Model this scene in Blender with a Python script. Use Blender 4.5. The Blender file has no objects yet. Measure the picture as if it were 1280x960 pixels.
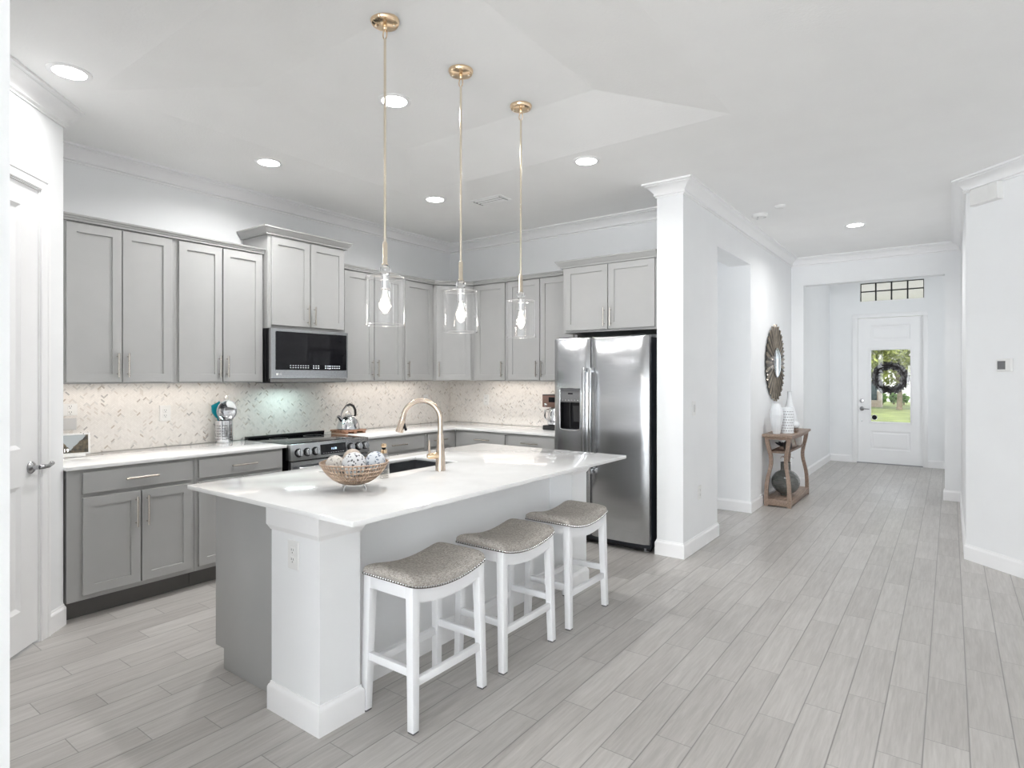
import bpy, bmesh, math, random
from mathutils import Vector, Matrix, Euler
random.seed(7)
C = bpy.context.scene.collection
S = bpy.context.scene
PI = math.pi

# ------------------------------------------------------------------ camera
TH = math.atan((1188 - 640) / 745.0)          # heading, to the left of the hall axis (+Y)
cam_d = bpy.data.cameras.new('camera')
cam = bpy.data.objects.new('camera', cam_d); C.objects.link(cam)
cam.location = (0, 0, 1.45)
cam.rotation_euler = (PI / 2, 0, TH)
cam_d.sensor_fit = 'HORIZONTAL'; cam_d.sensor_width = 36.0
cam_d.lens = 36.0 * 745.0 / 1280.0
cam_d.shift_y = (470.5 - 480) / 1280.0
cam_d.clip_start = 0.02; cam_d.clip_end = 300
S.camera = cam
S.view_settings.view_transform = 'Standard'
S.view_settings.look = 'None'
S.view_settings.gamma = 1.0
S.view_settings.use_curve_mapping = False
S.view_settings.exposure = 0.65
S.cycles.max_bounces = 16
S.cycles.diffuse_bounces = 14
S.cycles.glossy_bounces = 5
S.cycles.transparent_max_bounces = 16
S.cycles.transmission_bounces = 8
S.cycles.sample_clamp_indirect = 4.0
S.cycles.caustics_reflective = False
S.cycles.caustics_refractive = False

# ------------------------------------------------------------------ sky and sun
W = bpy.data.worlds.new('sky'); S.world = W; W.use_nodes = True
wn = W.node_tree.nodes; wl = W.node_tree.links
bg = wn['Background']; bg.inputs[1].default_value = 1.6
bg.inputs[0].default_value = (0.86, 0.93, 1.0, 1)

def lamp(name, kind, loc, rot=(0, 0, 0), energy=10, color=(1, 1, 1), **kw):
    d = bpy.data.lights.new(name, kind); d.energy = energy; d.color = color
    for k, v in kw.items(): setattr(d, k, v)
    o = bpy.data.objects.new(name, d); C.objects.link(o)
    o.location = loc; o.rotation_euler = rot
    return o
lamp('sun', 'SUN', (0, 30, 20), (math.radians(38), math.radians(20), 0), 3.0, (1, 0.96, 0.9), angle=0.01)

DAY = (0.955, 0.98, 1.0)
# window light of the great room's sliding doors and windows, behind the camera
for i, (x0, x1) in enumerate(((-1.50, -0.20), (0.0, 1.30), (1.50, 2.80))):
    lamp('daylight_and_fill', 'AREA', ((x0 + x1) / 2, -7.42, 1.3), (PI / 2 + 1.0, 0, 0), 124, DAY,
         shape='RECTANGLE', size=x1 - x0, size_y=2.4)
lamp('daylight_and_fill', 'AREA', (0.52, 10.2, 1.7), (0, PI / 2, 0), 9, DAY, shape='RECTANGLE', size=2.0, size_y=0.9)  # added fill for the foyer, whose side wall has no window
lamp('daylight_and_fill', 'AREA', (-3.9, 6.0, 1.6), (0, -PI / 2, 0), 6, DAY, shape='RECTANGLE', size=1.8, size_y=0.9)  # added fill inside the closed side passage, not a window
lamp('daylight_and_fill', 'AREA', (-2.2, -7.4, 1.4), (PI / 2, 0, 0), 22, DAY, shape='RECTANGLE', size=0.7, size_y=2.0)  # unseen fill added down the left passage to brighten the pantry wall
CAN_W = 9.4        # each recessed light
LED_W = 0.85        # under-cabinet strips, per metre
BULB_W = 1.2

# ------------------------------------------------------------------ materials
def new_mat(name):
    m = bpy.data.materials.new(name); m.use_nodes = True
    n = m.node_tree.nodes; l = m.node_tree.links
    return m, n, l, n['Principled BSDF']

def mat(name, col, rough=0.5, metal=0.0, var=0.03, scale=30.0, bump=0.0, bscale=200.0, coat=0.0, spec=0.5, stretch=None, bdist=0.001):
    m, n, l, p = new_mat(name)
    p.inputs['Roughness'].default_value = rough
    p.inputs['Metallic'].default_value = metal
    p.inputs['Specular IOR Level'].default_value = spec
    p.inputs['Coat Weight'].default_value = coat
    p.inputs['Coat Roughness'].default_value = 0.05
    tc = n.new('ShaderNodeTexCoord'); mp = n.new('ShaderNodeMapping')
    l.new(tc.outputs['Object'], mp.inputs[0])
    if stretch: mp.inputs['Scale'].default_value = stretch
    nz = n.new('ShaderNodeTexNoise'); nz.inputs['Scale'].default_value = scale; nz.inputs['Detail'].default_value = 3
    l.new(mp.outputs[0], nz.inputs['Vector'])
    rp = n.new('ShaderNodeValToRGB')
    rp.color_ramp.elements[0].position = 0.3; rp.color_ramp.elements[1].position = 0.7
    a = [max(0, c * (1 - var)) for c in col]; b = [min(1, c * (1 + var)) for c in col]
    rp.color_ramp.elements[0].color = (*a, 1); rp.color_ramp.elements[1].color = (*b, 1)
    l.new(nz.outputs['Fac'], rp.inputs[0]); l.new(rp.outputs[0], p.inputs['Base Color'])
    if bump:
        nb = n.new('ShaderNodeTexNoise'); nb.inputs['Scale'].default_value = bscale; nb.inputs['Detail'].default_value = 2
        l.new(mp.outputs[0], nb.inputs['Vector'])
        bp = n.new('ShaderNodeBump'); bp.inputs['Strength'].default_value = bump; bp.inputs['Distance'].default_value = bdist
        l.new(nb.outputs['Fac'], bp.inputs['Height']); l.new(bp.outputs[0], p.inputs['Normal'])
    return m

def emit(name, col, strength):
    m, n, l, p = new_mat(name)
    p.inputs['Base Color'].default_value = (*col, 1)
    p.inputs['Emission Color'].default_value = (*col, 1)
    p.inputs['Emission Strength'].default_value = strength
    return m

def glass(name, tint=(1, 1, 1), rough=0.0, refl=1.0, edge=0.0):
    """clear thin glass: see-through with a Fresnel reflection"""
    m, n, l, p = new_mat(name); n.remove(p)
    out = [x for x in n if x.type == 'OUTPUT_MATERIAL'][0]
    tr = n.new('ShaderNodeBsdfTransparent'); tr.inputs[0].default_value = (*tint, 1)
    gl = n.new('ShaderNodeBsdfGlossy'); gl.inputs['Roughness'].default_value = rough
    gl.inputs['Color'].default_value = (refl, refl, refl, 1)
    fr = n.new('ShaderNodeLayerWeight'); fr.inputs['Blend'].default_value = 0.5
    pw_ = n.new('ShaderNodeMath'); pw_.operation = 'POWER'; pw_.inputs[1].default_value = 2.4
    ad_ = n.new('ShaderNodeMath'); ad_.operation = 'MULTIPLY_ADD'; ad_.inputs[1].default_value = 0.75; ad_.inputs[2].default_value = 0.045 + edge
    l.new(fr.outputs['Facing'], pw_.inputs[0]); l.new(pw_.outputs[0], ad_.inputs[0])
    mx = n.new('ShaderNodeMixShader')
    l.new(ad_.outputs[0], mx.inputs[0]); l.new(tr.outputs[0], mx.inputs[1]); l.new(gl.outputs[0], mx.inputs[2])
    l.new(mx.outputs[0], out.inputs[0])
    return m

M = {}
M['wall'] = mat('wall_paint', (0.865, 0.875, 0.885), 0.6, var=0.01, scale=4, bump=0.10, bscale=180)
M['trim'] = mat('white_trim', (0.90, 0.90, 0.905), 0.35, var=0.01, scale=5)
M['ceil'] = mat('ceiling_paint', (0.93, 0.93, 0.925), 0.75, var=0.012, scale=3, bump=0.35, bscale=75, bdist=0.003)
M['cab'] = mat('cabinet_grey', (0.41, 0.41, 0.405), 0.38, var=0.02, scale=6)
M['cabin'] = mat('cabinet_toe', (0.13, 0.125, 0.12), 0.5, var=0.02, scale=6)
M['quartz'] = mat('white_quartz', (0.86, 0.86, 0.855), 0.10, var=0.03, scale=9, coat=0.3)
M['white'] = mat('white_lacquer', (0.85, 0.855, 0.87), 0.32, var=0.01, scale=6)
M['plastic'] = mat('white_plastic', (0.80, 0.80, 0.79), 0.3, var=0.01)
M['plasticg'] = mat('socket_grey', (0.60, 0.60, 0.60), 0.4, var=0.01)
M['steel'] = mat('brushed_steel', (0.52, 0.53, 0.545), 0.23, 1.0, var=0.05, scale=6, stretch=(1, 1, 60), bump=0.12, bscale=8, bdist=0.0008)
def brushed(m):
    n = m.node_tree.nodes; l = m.node_tree.links; p = n['Principled BSDF']
    t = n.new('ShaderNodeTangent'); t.direction_type = 'RADIAL'; t.axis = 'Z'
    p.inputs['Anisotropic'].default_value = 0.8; l.new(t.outputs[0], p.inputs['Tangent'])
brushed(M['steel'])
M['steelv'] = mat('polished_steel', (0.72, 0.73, 0.75), 0.12, 1.0, var=0.02)
M['chrome'] = mat('chrome', (0.8, 0.8, 0.8), 0.06, 1.0, var=0.01)
M['nickel'] = mat('nickel_pull', (0.62, 0.58, 0.53), 0.24, 1.0, var=0.03)
M['dknickel'] = mat('dark_nickel', (0.40, 0.40, 0.41), 0.22, 1.0, var=0.03)
M['gold'] = mat('champagne_gold', (0.86, 0.66, 0.45), 0.12, 1.0, var=0.02)
M['rod'] = mat('pale_gold', (0.78, 0.70, 0.58), 0.2, 1.0, var=0.02)
M['bronze'] = mat('champagne_bronze', (0.63, 0.53, 0.44), 0.25, 1.0, var=0.03)
M['black'] = mat('black_gloss', (0.010, 0.010, 0.012), 0.06, var=0.1, spec=0.28)
M['blackm'] = mat('black_matt', (0.018, 0.018, 0.019), 0.55, var=0.1)
M['navy'] = mat('fridge_side', (0.022, 0.026, 0.034), 0.35, var=0.1)
M['dgrey'] = mat('dark_grey_plastic', (0.10, 0.10, 0.105), 0.35, var=0.05)
M['mgrey'] = mat('mid_grey_plastic', (0.30, 0.30, 0.305), 0.35, var=0.08, scale=90)
M['glass'] = glass('clear_glass', (0.97, 0.97, 0.97), refl=1.0)
M['pane'] = glass('window_glass', (0.98, 0.98, 0.98), refl=0.35)
M['glassrim'] = glass('glass_rim', (0.97, 0.97, 0.97), rough=0.1, edge=0.33)
M['bulbglass'] = glass('bulb_envelope', (0.99, 0.98, 0.97), edge=0.10)
M['smoke'] = glass('smoky_glass', (0.42, 0.44, 0.42), refl=0.6)
M['lens'] = emit('light_lens', (1, 0.99, 0.97), 14)
M['bulb'] = emit('bulb_glow', (1, 0.97, 0.92), 5)
M['frost'] = mat('bulb_glass', (0.9, 0.9, 0.9), 0.2, var=0.01)
def crystal():
    m, n, l, p = new_mat('cut_crystal'); p.inputs['Transmission Weight'].default_value = 1.0; p.inputs['Roughness'].default_value = 0.0; p.inputs['IOR'].default_value = 1.45
    p.inputs['Base Color'].default_value = (1, 1, 1, 1); return m
M['crystal'] = crystal()
M['teal'] = mat('teal_silicone', (0.0, 0.22, 0.28), 0.4, var=0.05)
M['copper'] = mat('trivet_wood', (0.36, 0.19, 0.12), 0.45, var=0.2, scale=20, stretch=(1, 8, 1))
M['wood'] = mat('walnut_wood', (0.30, 0.215, 0.165), 0.45, var=0.28, scale=5, stretch=(14, 1.2, 14))
M['woodd'] = mat('walnut_dark', (0.20, 0.135, 0.10), 0.45, var=0.28, scale=5, stretch=(14, 1.2, 14))
M['ceramic'] = mat('white_ceramic', (0.80, 0.82, 0.84), 0.25, var=0.01)
M['rattan'] = mat('bowl_metal', (0.62, 0.47, 0.36), 0.28, 0.85, var=0.1)
M['tan'] = mat('rattan_ball', (0.52, 0.44, 0.37), 0.7, var=0.25, scale=60, bump=0.5, bscale=90)
M['marbleball'] = None
M['leafd'] = mat('wreath_leaf', (0.02, 0.017, 0.017), 0.9, var=0.4, scale=8)
M['leaf'] = mat('tree_leaf', (0.22, 0.25, 0.05), 0.6, var=0.6, scale=1.2)
M['leafh'] = mat('hedge_leaf', (0.10, 0.19, 0.04), 0.6, var=0.5, scale=3)
M['lawn'] = mat('grass', (0.17, 0.20, 0.065), 0.9, var=0.35, scale=1.3)
M['bark'] = mat('bark', (0.20, 0.16, 0.11), 0.85, var=0.3, scale=14)
M['drive'] = mat('pale_concrete', (0.75, 0.73, 0.70), 0.8, var=0.06)
M['screenw'] = mat('thermostat_screen', (0.12, 0.12, 0.125), 0.2, var=0.05)
M['bladel'] = mat('silver_leaf', (0.42, 0.36, 0.29), 0.28, 0.9, var=0.25, scale=14)
M['bladed'] = mat('dark_leaf', (0.17, 0.155, 0.14), 0.3, 0.9, var=0.3, scale=14)
M['mirror'] = mat('mirror_glass', (0.85, 0.92, 0.94), 0.03, 1.0, var=0.01)

# speckled cloth ball
def speck(name, base, dark, scale, thr, rough=0.7):
    m, n, l, p = new_mat(name); p.inputs['Roughness'].default_value = rough
    tc = n.new('ShaderNodeTexCoord'); vz = n.new('ShaderNodeTexVoronoi'); vz.inputs['Scale'].default_value = scale
    l.new(tc.outputs['Object'], vz.inputs['Vector'])
    rp = n.new('ShaderNodeValToRGB'); rp.color_ramp.interpolation = 'CONSTANT'
    rp.color_ramp.elements[0].position = 0; rp.color_ramp.elements[0].color = (*dark, 1)
    rp.color_ramp.elements[1].position = thr; rp.color_ramp.elements[1].color = (*base, 1)
    sep = n.new('ShaderNodeSeparateColor'); l.new(vz.outputs['Color'], sep.inputs[0])
    l.new(sep.outputs[0], rp.inputs[0]); l.new(rp.outputs[0], p.inputs['Base Color'])
    return m
M['ballw'] = speck('speckled_ball', (0.78, 0.78, 0.79), (0.10, 0.10, 0.11), 130, 0.16)
M['ballb'] = speck('blue_speckled_ball', (0.76, 0.79, 0.83), (0.22, 0.26, 0.33), 130, 0.2)

# woven grey-brown seat fabric
def fabric():
    m, n, l, p = new_mat('woven_fabric'); p.inputs['Roughness'].default_value = 0.9
    p.inputs['Specular IOR Level'].default_value = 0.15
    tc = n.new('ShaderNodeTexCoord')
    def nz(sc, stretch):
        mp = n.new('ShaderNodeMapping'); mp.inputs['Scale'].default_value = stretch
        l.new(tc.outputs['Object'], mp.inputs[0])
        t = n.new('ShaderNodeTexNoise'); t.inputs['Scale'].default_value = sc; t.inputs['Detail'].default_value = 2
        l.new(mp.outputs[0], t.inputs['Vector']); return t
    a = nz(300, (1, 0.22, 1)); b = nz(330, (0.2, 1, 1))
    mx = n.new('ShaderNodeMath'); mx.operation = 'ADD'
    l.new(a.outputs['Fac'], mx.inputs[0]); l.new(b.outputs['Fac'], mx.inputs[1])
    hv = n.new('ShaderNodeMath'); hv.operation = 'MULTIPLY'; hv.inputs[1].default_value = 0.5; l.new(mx.outputs[0], hv.inputs[0])
    rp = n.new('ShaderNodeValToRGB')
    rp.color_ramp.elements[0].position = 0.36; rp.color_ramp.elements[0].color = (0.26, 0.235, 0.21, 1)
    rp.color_ramp.elements[1].position = 0.62; rp.color_ramp.elements[1].color = (0.60, 0.565, 0.52, 1)
    l.new(hv.outputs[0], rp.inputs[0]); l.new(rp.outputs[0], p.inputs['Base Color'])
    bp = n.new('ShaderNodeBump'); bp.inputs['Strength'].default_value = 0.4; bp.inputs['Distance'].default_value = 0.001
    l.new(hv.outputs[0], bp.inputs['Height']); l.new(bp.outputs[0], p.inputs['Normal'])
    return m
M['fabric'] = fabric()

# wood-look floor planks, stair-step laid a third apart
def floor_mat():
    m, n, l, p = new_mat('wood_look_tile')
    PW, PL, X0, Y0, OFF = 0.1457, 0.6120, -0.231, 3.309, 0.2040
    ge = n.new('ShaderNodeNewGeometry'); sp = n.new('ShaderNodeSeparateXYZ'); l.new(ge.outputs['Position'], sp.inputs[0])
    def ma(op, a, b=None, c=None):
        t = n.new('ShaderNodeMath'); t.operation = op
        for i, v in enumerate((a, b, c)):
            if v is None: continue
            if isinstance(v, (int, float)): t.inputs[i].default_value = v
            else: l.new(v, t.inputs[i])
        return t.outputs[0]
    u = ma('DIVIDE', ma('SUBTRACT', sp.outputs['X'], X0), PW)
    row = ma('FLOOR', u); fu = ma('SUBTRACT', u, row)
    v = ma('DIVIDE', ma('SUBTRACT', ma('SUBTRACT', sp.outputs['Y'], Y0), ma('MULTIPLY', row, OFF)), PL)
    col = ma('FLOOR', v); fv = ma('SUBTRACT', v, col)
    du = ma('MULTIPLY', ma('MINIMUM', fu, ma('SUBTRACT', 1.0, fu)), PW)
    dv = ma('MULTIPLY', ma('MINIMUM', fv, ma('SUBTRACT', 1.0, fv)), PL)
    d = ma('MINIMUM', ma('MULTIPLY', du, 0.72), dv)
    grout = ma('SMOOTH_MIN', 1.0, ma('DIVIDE', d, 0.0027), 0.05)      # 0 at the joint, 1 on the tile
    cb = n.new('ShaderNodeCombineXYZ'); l.new(row, cb.inputs[0]); l.new(col, cb.inputs[1])
    wn_ = n.new('ShaderNodeTexWhiteNoise'); l.new(cb.outputs[0], wn_.inputs['Vector'])
    # grain
    gv = n.new('ShaderNodeCombineXYZ')
    l.new(ma('MULTIPLY_ADD', sp.outputs['X'], 34.0, ma('MULTIPLY', wn_.outputs['Value'], 31.0)), gv.inputs[0])
    l.new(ma('MULTIPLY_ADD', sp.outputs['Y'], 2.2, ma('MULTIPLY', wn_.outputs['Value'], 57.0)), gv.inputs[1])
    g1 = n.new('ShaderNodeTexNoise'); g1.inputs['Scale'].default_value = 1.0; g1.inputs['Detail'].default_value = 5; g1.inputs['Roughness'].default_value = 0.65
    l.new(gv.outputs[0], g1.inputs['Vector'])
    g2 = n.new('ShaderNodeTexNoise'); g2.inputs['Scale'].default_value = 3.0; g2.inputs['Detail'].default_value = 4; g2.inputs['Distortion'].default_value = 0.6
    l.new(gv.outputs[0], g2.inputs['Vector'])
    tone = ma('ADD', ma('MULTIPLY', g1.outputs['Fac'], 0.50), ma('ADD', ma('MULTIPLY', g2.outputs['Fac'], 0.30), ma('MULTIPLY', wn_.outputs['Value'], 0.13)))
    rp = n.new('ShaderNodeValToRGB')
    rp.color_ramp.elements[0].position = 0.34; rp.color_ramp.elements[0].color = (0.385, 0.365, 0.345, 1)
    rp.color_ramp.elements[1].position = 0.68; rp.color_ramp.elements[1].color = (0.575, 0.555, 0.53, 1)
    l.new(tone, rp.inputs[0])
    mx = n.new('ShaderNodeMix'); mx.data_type = 'RGBA'
    mx.inputs['A'].default_value = (0.20, 0.19, 0.18, 1)
    l.new(grout, mx.inputs['Factor']); l.new(rp.outputs[0], mx.inputs['B']); l.new(mx.outputs['Result'], p.inputs['Base Color'])
    p.inputs['Roughness'].default_value = 0.33
    p.inputs['Specular IOR Level'].default_value = 0.5
    bp = n.new('ShaderNodeBump'); bp.inputs['Strength'].default_value = 0.5; bp.inputs['Distance'].default_value = 0.0012
    l.new(ma('ADD', grout, ma('MULTIPLY', g1.outputs['Fac'], 0.15)), bp.inputs['Height']); l.new(bp.outputs[0], p.inputs['Normal'])
    return m
M['floor'] = floor_mat()

def attr_mat(name, attr, rough):
    m, n, l, p = new_mat(name); p.inputs['Roughness'].default_value = rough
    a = n.new('ShaderNodeAttribute'); a.attribute_name = attr; a.attribute_type = 'GEOMETRY'
    l.new(a.outputs['Color'], p.inputs['Base Color']); return m
M['tile'] = attr_mat('marble_mosaic', 'tone', 0.28)
M['grout'] = mat('mosaic_grout', (0.66, 0.62, 0.58), 0.8, var=0.03)

# ------------------------------------------------------------------ mesh helpers
class MB:
    def __init__(s): s.v = []; s.f = []; s.mi = []; s.cur = 0
    def add(s, verts, faces):
        b = len(s.v); s.v += [tuple(p) for p in verts]
        for f in faces: s.f.append([b + i for i in f]); s.mi.append(s.cur)
        return s
    def box(s, x0, x1, y0, y1, z0, z1):
        return s.add([(x0, y0, z0), (x1, y0, z0), (x1, y1, z0), (x0, y1, z0), (x0, y0, z1), (x1, y0, z1), (x1, y1, z1), (x0, y1, z1)],
                     [(0, 3, 2, 1), (4, 5, 6, 7), (0, 1, 5, 4), (1, 2, 6, 5), (2, 3, 7, 6), (3, 0, 4, 7)])
    def hexa(s, bot, top):
        return s.add(list(bot) + list(top), [(0, 3, 2, 1), (4, 5, 6, 7), (0, 1, 5, 4), (1, 2, 6, 5), (2, 3, 7, 6), (3, 0, 4, 7)])
    def lathe(s, prof, seg=24, c=(0, 0, 0), axis='z', a0=0.0, a1=2 * PI, cap=True):
        n = seg; full = abs(a1 - a0 - 2 * PI) < 1e-6; cols = n if full else n + 1
        vs = []
        for r, h in prof:
            for k in range(cols):
                a = a0 + (a1 - a0) * k / n; x, y = r * math.cos(a), r * math.sin(a)
                p = {'z': (x, y, h), 'x': (h, x, y), 'y': (x, h, y)}[axis]
                vs.append((p[0] + c[0], p[1] + c[1], p[2] + c[2]))
        fs = []
        for i in range(len(prof) - 1):
            for k in range(n):
                k2 = (k + 1) % cols
                q = (i * cols + k, i * cols + k2, (i + 1) * cols + k2, (i + 1) * cols + k)
                fs.append(q if axis != 'y' else q[::-1])
        if cap and full:
            if prof[0][0] > 1e-5: fs.append(tuple(reversed(range(cols))) if axis != 'y' else tuple(range(cols)))
            b = (len(prof) - 1) * cols
            if prof[-1][0] > 1e-5: fs.append(tuple(b + k for k in range(cols)) if axis != 'y' else tuple(b + k for k in reversed(range(cols))))
        return s.add(vs, fs)
    def cyl(s, p0, p1, r0, r1=None, seg=14):
        return s.tube([p0, p1], [r0, r0 if r1 is None else r1], seg)
    def tube(s, pts, rad, seg=12, cap=True):
        pts = [Vector(p) for p in pts]
        if isinstance(rad, (int, float)): rad = [rad] * len(pts)
        vs = []; up = None
        for i, p in enumerate(pts):
            a = pts[max(i - 1, 0)]; b = pts[min(i + 1, len(pts) - 1)]
            t = (b - a).normalized()
            if up is None:
                up = Vector((0, 0, 1)) if abs(t.z) < 0.9 else Vector((1, 0, 0))
            sd = t.cross(up).normalized(); up = sd.cross(t).normalized()
            for k in range(seg):
                an = 2 * PI * k / seg
                vs.append(p + (sd * math.cos(an) + up * math.sin(an)) * rad[i])
        fs = []
        for i in range(len(pts) - 1):
            for k in range(seg):
                k2 = (k + 1) % seg
                fs.append((i * seg + k, i * seg + k2, (i + 1) * seg + k2, (i + 1) * seg + k))
        if cap:
            fs.append(tuple(reversed(range(seg)))); b = (len(pts) - 1) * seg
            fs.append(tuple(b + k for k in range(seg)))
        return s.add(vs, fs)
    def sphere(s, c, r, seg=20, rings=12, sq=(1, 1, 1)):
        vs = [(c[0], c[1], c[2] - r * sq[2])]; fs = []
        for i in range(1, rings):
            a = -PI / 2 + PI * i / rings
            for k in range(seg):
                b = 2 * PI * k / seg
                vs.append((c[0] + r * sq[0] * math.cos(a) * math.cos(b), c[1] + r * sq[1] * math.cos(a) * math.sin(b), c[2] + r * sq[2] * math.sin(a)))
        vs.append((c[0], c[1], c[2] + r * sq[2])); top = len(vs) - 1
        for k in range(seg): fs.append((0, 1 + (k + 1) % seg, 1 + k))
        for i in range(rings - 2):
            for k in range(seg):
                a = 1 + i * seg + k; b = 1 + i * seg + (k + 1) % seg
                fs.append((a, b, b + seg, a + seg))
        o = 1 + (rings - 2) * seg
        for k in range(seg): fs.append((o + k, o + (k + 1) % seg, top))
        return s.add(vs, fs)
    def rect(s, x0, x1, z0, z1, loops, back=True):
        """concentric rectangles in the XZ plane, each (inset, y); -Y is the front. First loop is the back, last is filled"""
        vs = []; fs = []
        for ins, y in loops:
            vs += [(x0 + ins, y, z0 + ins), (x1 - ins, y, z0 + ins), (x1 - ins, y, z1 - ins), (x0 + ins, y, z1 - ins)]
        for i in range(len(loops) - 1):
            for k in range(4):
                k2 = (k + 1) % 4
                fs.append((i * 4 + k, i * 4 + k2, i * 4 + 4 + k2, i * 4 + 4 + k))
        b = (len(loops) - 1) * 4
        fs.append((b, b + 1, b + 2, b + 3))
        if back: fs.append((3, 2, 1, 0))
        return s.add(vs, fs)
    def prism(s, poly, a, b, axis='z'):
        """closed polygon extruded from a to b"""
        n = len(poly)
        def P(q, h): return {'z': (q[0], q[1], h), 'x': (h, q[0], q[1]), 'y': (q[0], h, q[1])}[axis]
        vs = [P(q, a) for q in poly] + [P(q, b) for q in poly]
        fs = [tuple(reversed(range(n))), tuple(range(n, 2 * n))] + [(k, (k + 1) % n, n + (k + 1) % n, n + k) for k in range(n)]
        return s.add(vs, fs)
    def sweep(s, path, prof, closed=False):
        """profile (d, z) swept along a plan polyline; d is measured to the right of travel"""
        n = len(path); P = [Vector((p[0], p[1])) for p in path]; offs = []
        for i in range(n):
            d0 = (P[i] - P[i - 1]).normalized() if (i > 0 or closed) else None
            d1 = (P[(i + 1) % n] - P[i]).normalized() if (i < n - 1 or closed) else None
            if d0 is None: d0 = d1
            if d1 is None: d1 = d0
            n0 = Vector((d0.y, -d0.x)); n1 = Vector((d1.y, -d1.x))
            m = (n0 + n1).normalized(); offs.append(m / max(0.2, m.dot(n0)))
        k = len(prof); vs = []
        for i in range(n):
            for d, z in prof: q = P[i] + offs[i] * d; vs.append((q.x, q.y, z))
        fs = []
        for i in range(n if closed else n - 1):
            j = (i + 1) % n
            for a in range(k):
                b = (a + 1) % k
                fs.append((i * k + a, j * k + a, j * k + b, i * k + b))
        if not closed:
            fs.append(tuple(range(k))); fs.append(tuple((n - 1) * k + a for a in reversed(range(k))))
        return s.add(vs, fs)
    def build(s, name, m, parent=None, bevel=0.0, seg=2, ang=35, solid=0.0, wire=0.0, loc=None, rot=None):
        me = bpy.data.meshes.new(name); me.from_pydata(s.v, [], s.f)
        for q in (m if isinstance(m, (list, tuple)) else [m]): me.materials.append(q)
        for p, i in zip(me.polygons, s.mi): p.material_index = i
        bm = bmesh.new(); bm.from_mesh(me)
        bmesh.ops.remove_doubles(bm, verts=bm.verts, dist=1e-6)
        bmesh.ops.recalc_face_normals(bm, faces=bm.faces)
        if bevel:
            es = [e for e in bm.edges if len(e.link_faces) == 2 and e.calc_face_angle(0) > math.radians(40)]
            bmesh.ops.bevel(bm, geom=es, offset=bevel, segments=seg, profile=0.5, affect='EDGES', clamp_overlap=True)
        for f in bm.faces: f.smooth = True
        for e in bm.edges:
            e.smooth = len(e.link_faces) == 2 and e.calc_face_angle(0) < math.radians(ang)
        bm.to_mesh(me); bm.free()
        o = bpy.data.objects.new(name, me); C.objects.link(o)
        if parent: o.parent = parent
        if solid:
            q = o.modifiers.new('solid', 'SOLIDIFY'); q.thickness = solid; q.offset = 0
        if wire:
            q = o.modifiers.new('wire', 'WIREFRAME'); q.thickness = wire; q.use_even_offset = False
        if loc: o.location = loc
        if rot: o.rotation_euler = rot
        return o

def thing(name, label, cat, loc=(0, 0, 0), rz=0.0, group=None):
    o = bpy.data.objects.new(name, None); C.objects.link(o); o.empty_display_size = 0.05
    o.location = loc; o.rotation_euler = (0, 0, rz)
    return tag(o, label, cat, group)
def tag(o, label, cat, group=None, kind=None):
    o['label'] = label; o['category'] = cat
    if group: o['group'] = group
    if kind: o['kind'] = kind
    return o
def struct(o, label, cat): return tag(o, label, cat, None, 'structure')
def copy_thing(root, loc=None, rz=None, label=None):
    r = root.copy(); C.objects.link(r)
    if loc: r.location = loc
    if rz is not None: r.rotation_euler = (0, 0, rz)
    if label: r['label'] = label
    for ch in list(root.children):
        c = ch.copy(); C.objects.link(c); c.parent = r
        for g in list(ch.children):
            d = g.copy(); C.objects.link(d); d.parent = c
    return r
def text_mesh(txt, size, name, m, parent, loc, rot, depth=0.0004, align='CENTER'):
    cu = bpy.data.curves.new('lettering', 'FONT'); cu.body = txt; cu.size = size; cu.extrude = depth; cu.align_x = align; cu.align_y = 'CENTER'
    t = bpy.data.objects.new('lettering', cu); C.objects.link(t)
    dg = bpy.context.evaluated_depsgraph_get()
    me = bpy.data.meshes.new_from_object(t.evaluated_get(dg)); bpy.data.objects.remove(t)
    me.materials.clear(); me.materials.append(m)
    o = bpy.data.objects.new(name, me); C.objects.link(o)
    o.parent = parent; o.location = loc; o.rotation_euler = rot
    return o
# ------------------------------------------------------------------ the room shell
ZC = 3.01
XW, YW = -4.80, 5.28
R2 = math.sqrt(0.5)

b = MB().box(-5.2, 3.8, -7.8, 11.75, -0.06, 0.0)
struct(b.build('floor', M['floor']), 'grey wood-look plank tile floor laid stair-step through kitchen and hall', 'floor')

# ceiling with the shallow tray over the island
ox0, ox1, oy0, oy1 = -3.756, -1.049, 1.272, 3.625
ix0, ix1, iy0, iy1, zt = -3.165, -1.642, 1.860, 3.022, 3.09
X0, X1, Y0, Y1 = -5.0, 3.75, -7.65, 8.70
b = MB()
v = [(X0, Y0, ZC), (X1, Y0, ZC), (X1, Y1, ZC), (X0, Y1, ZC), (ox0, oy0, ZC), (ox1, oy0, ZC), (ox1, oy1, ZC), (ox0, oy1, ZC),
     (ix0, iy0, zt), (ix1, iy0, zt), (ix1, iy1, zt), (ix0, iy1, zt)]
f = []
for k in range(4):
    k2 = (k + 1) % 4
    f += [(k, 4 + k, 4 + k2, k2), (4 + k, 8 + k, 8 + k2, 4 + k2)]
f.append((8, 11, 10, 9))
nv = len(v)
v += [(p[0], p[1], 3.30) for p in v[:4]]
f += [(0, 1, nv + 1, nv), (1, 2, nv + 2, nv + 1), (2, 3, nv + 3, nv + 2), (3, 0, nv, nv + 3), (nv, nv + 1, nv + 2, nv + 3)]
b.add(v, f)
struct(b.build('ceiling', M['ceil'], ang=2), 'white textured ceiling with a shallow raised tray above the island', 'ceiling')
b = MB().box(-2.0, 0.9, 8.70, 11.8, 3.30, 3.40)
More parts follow.
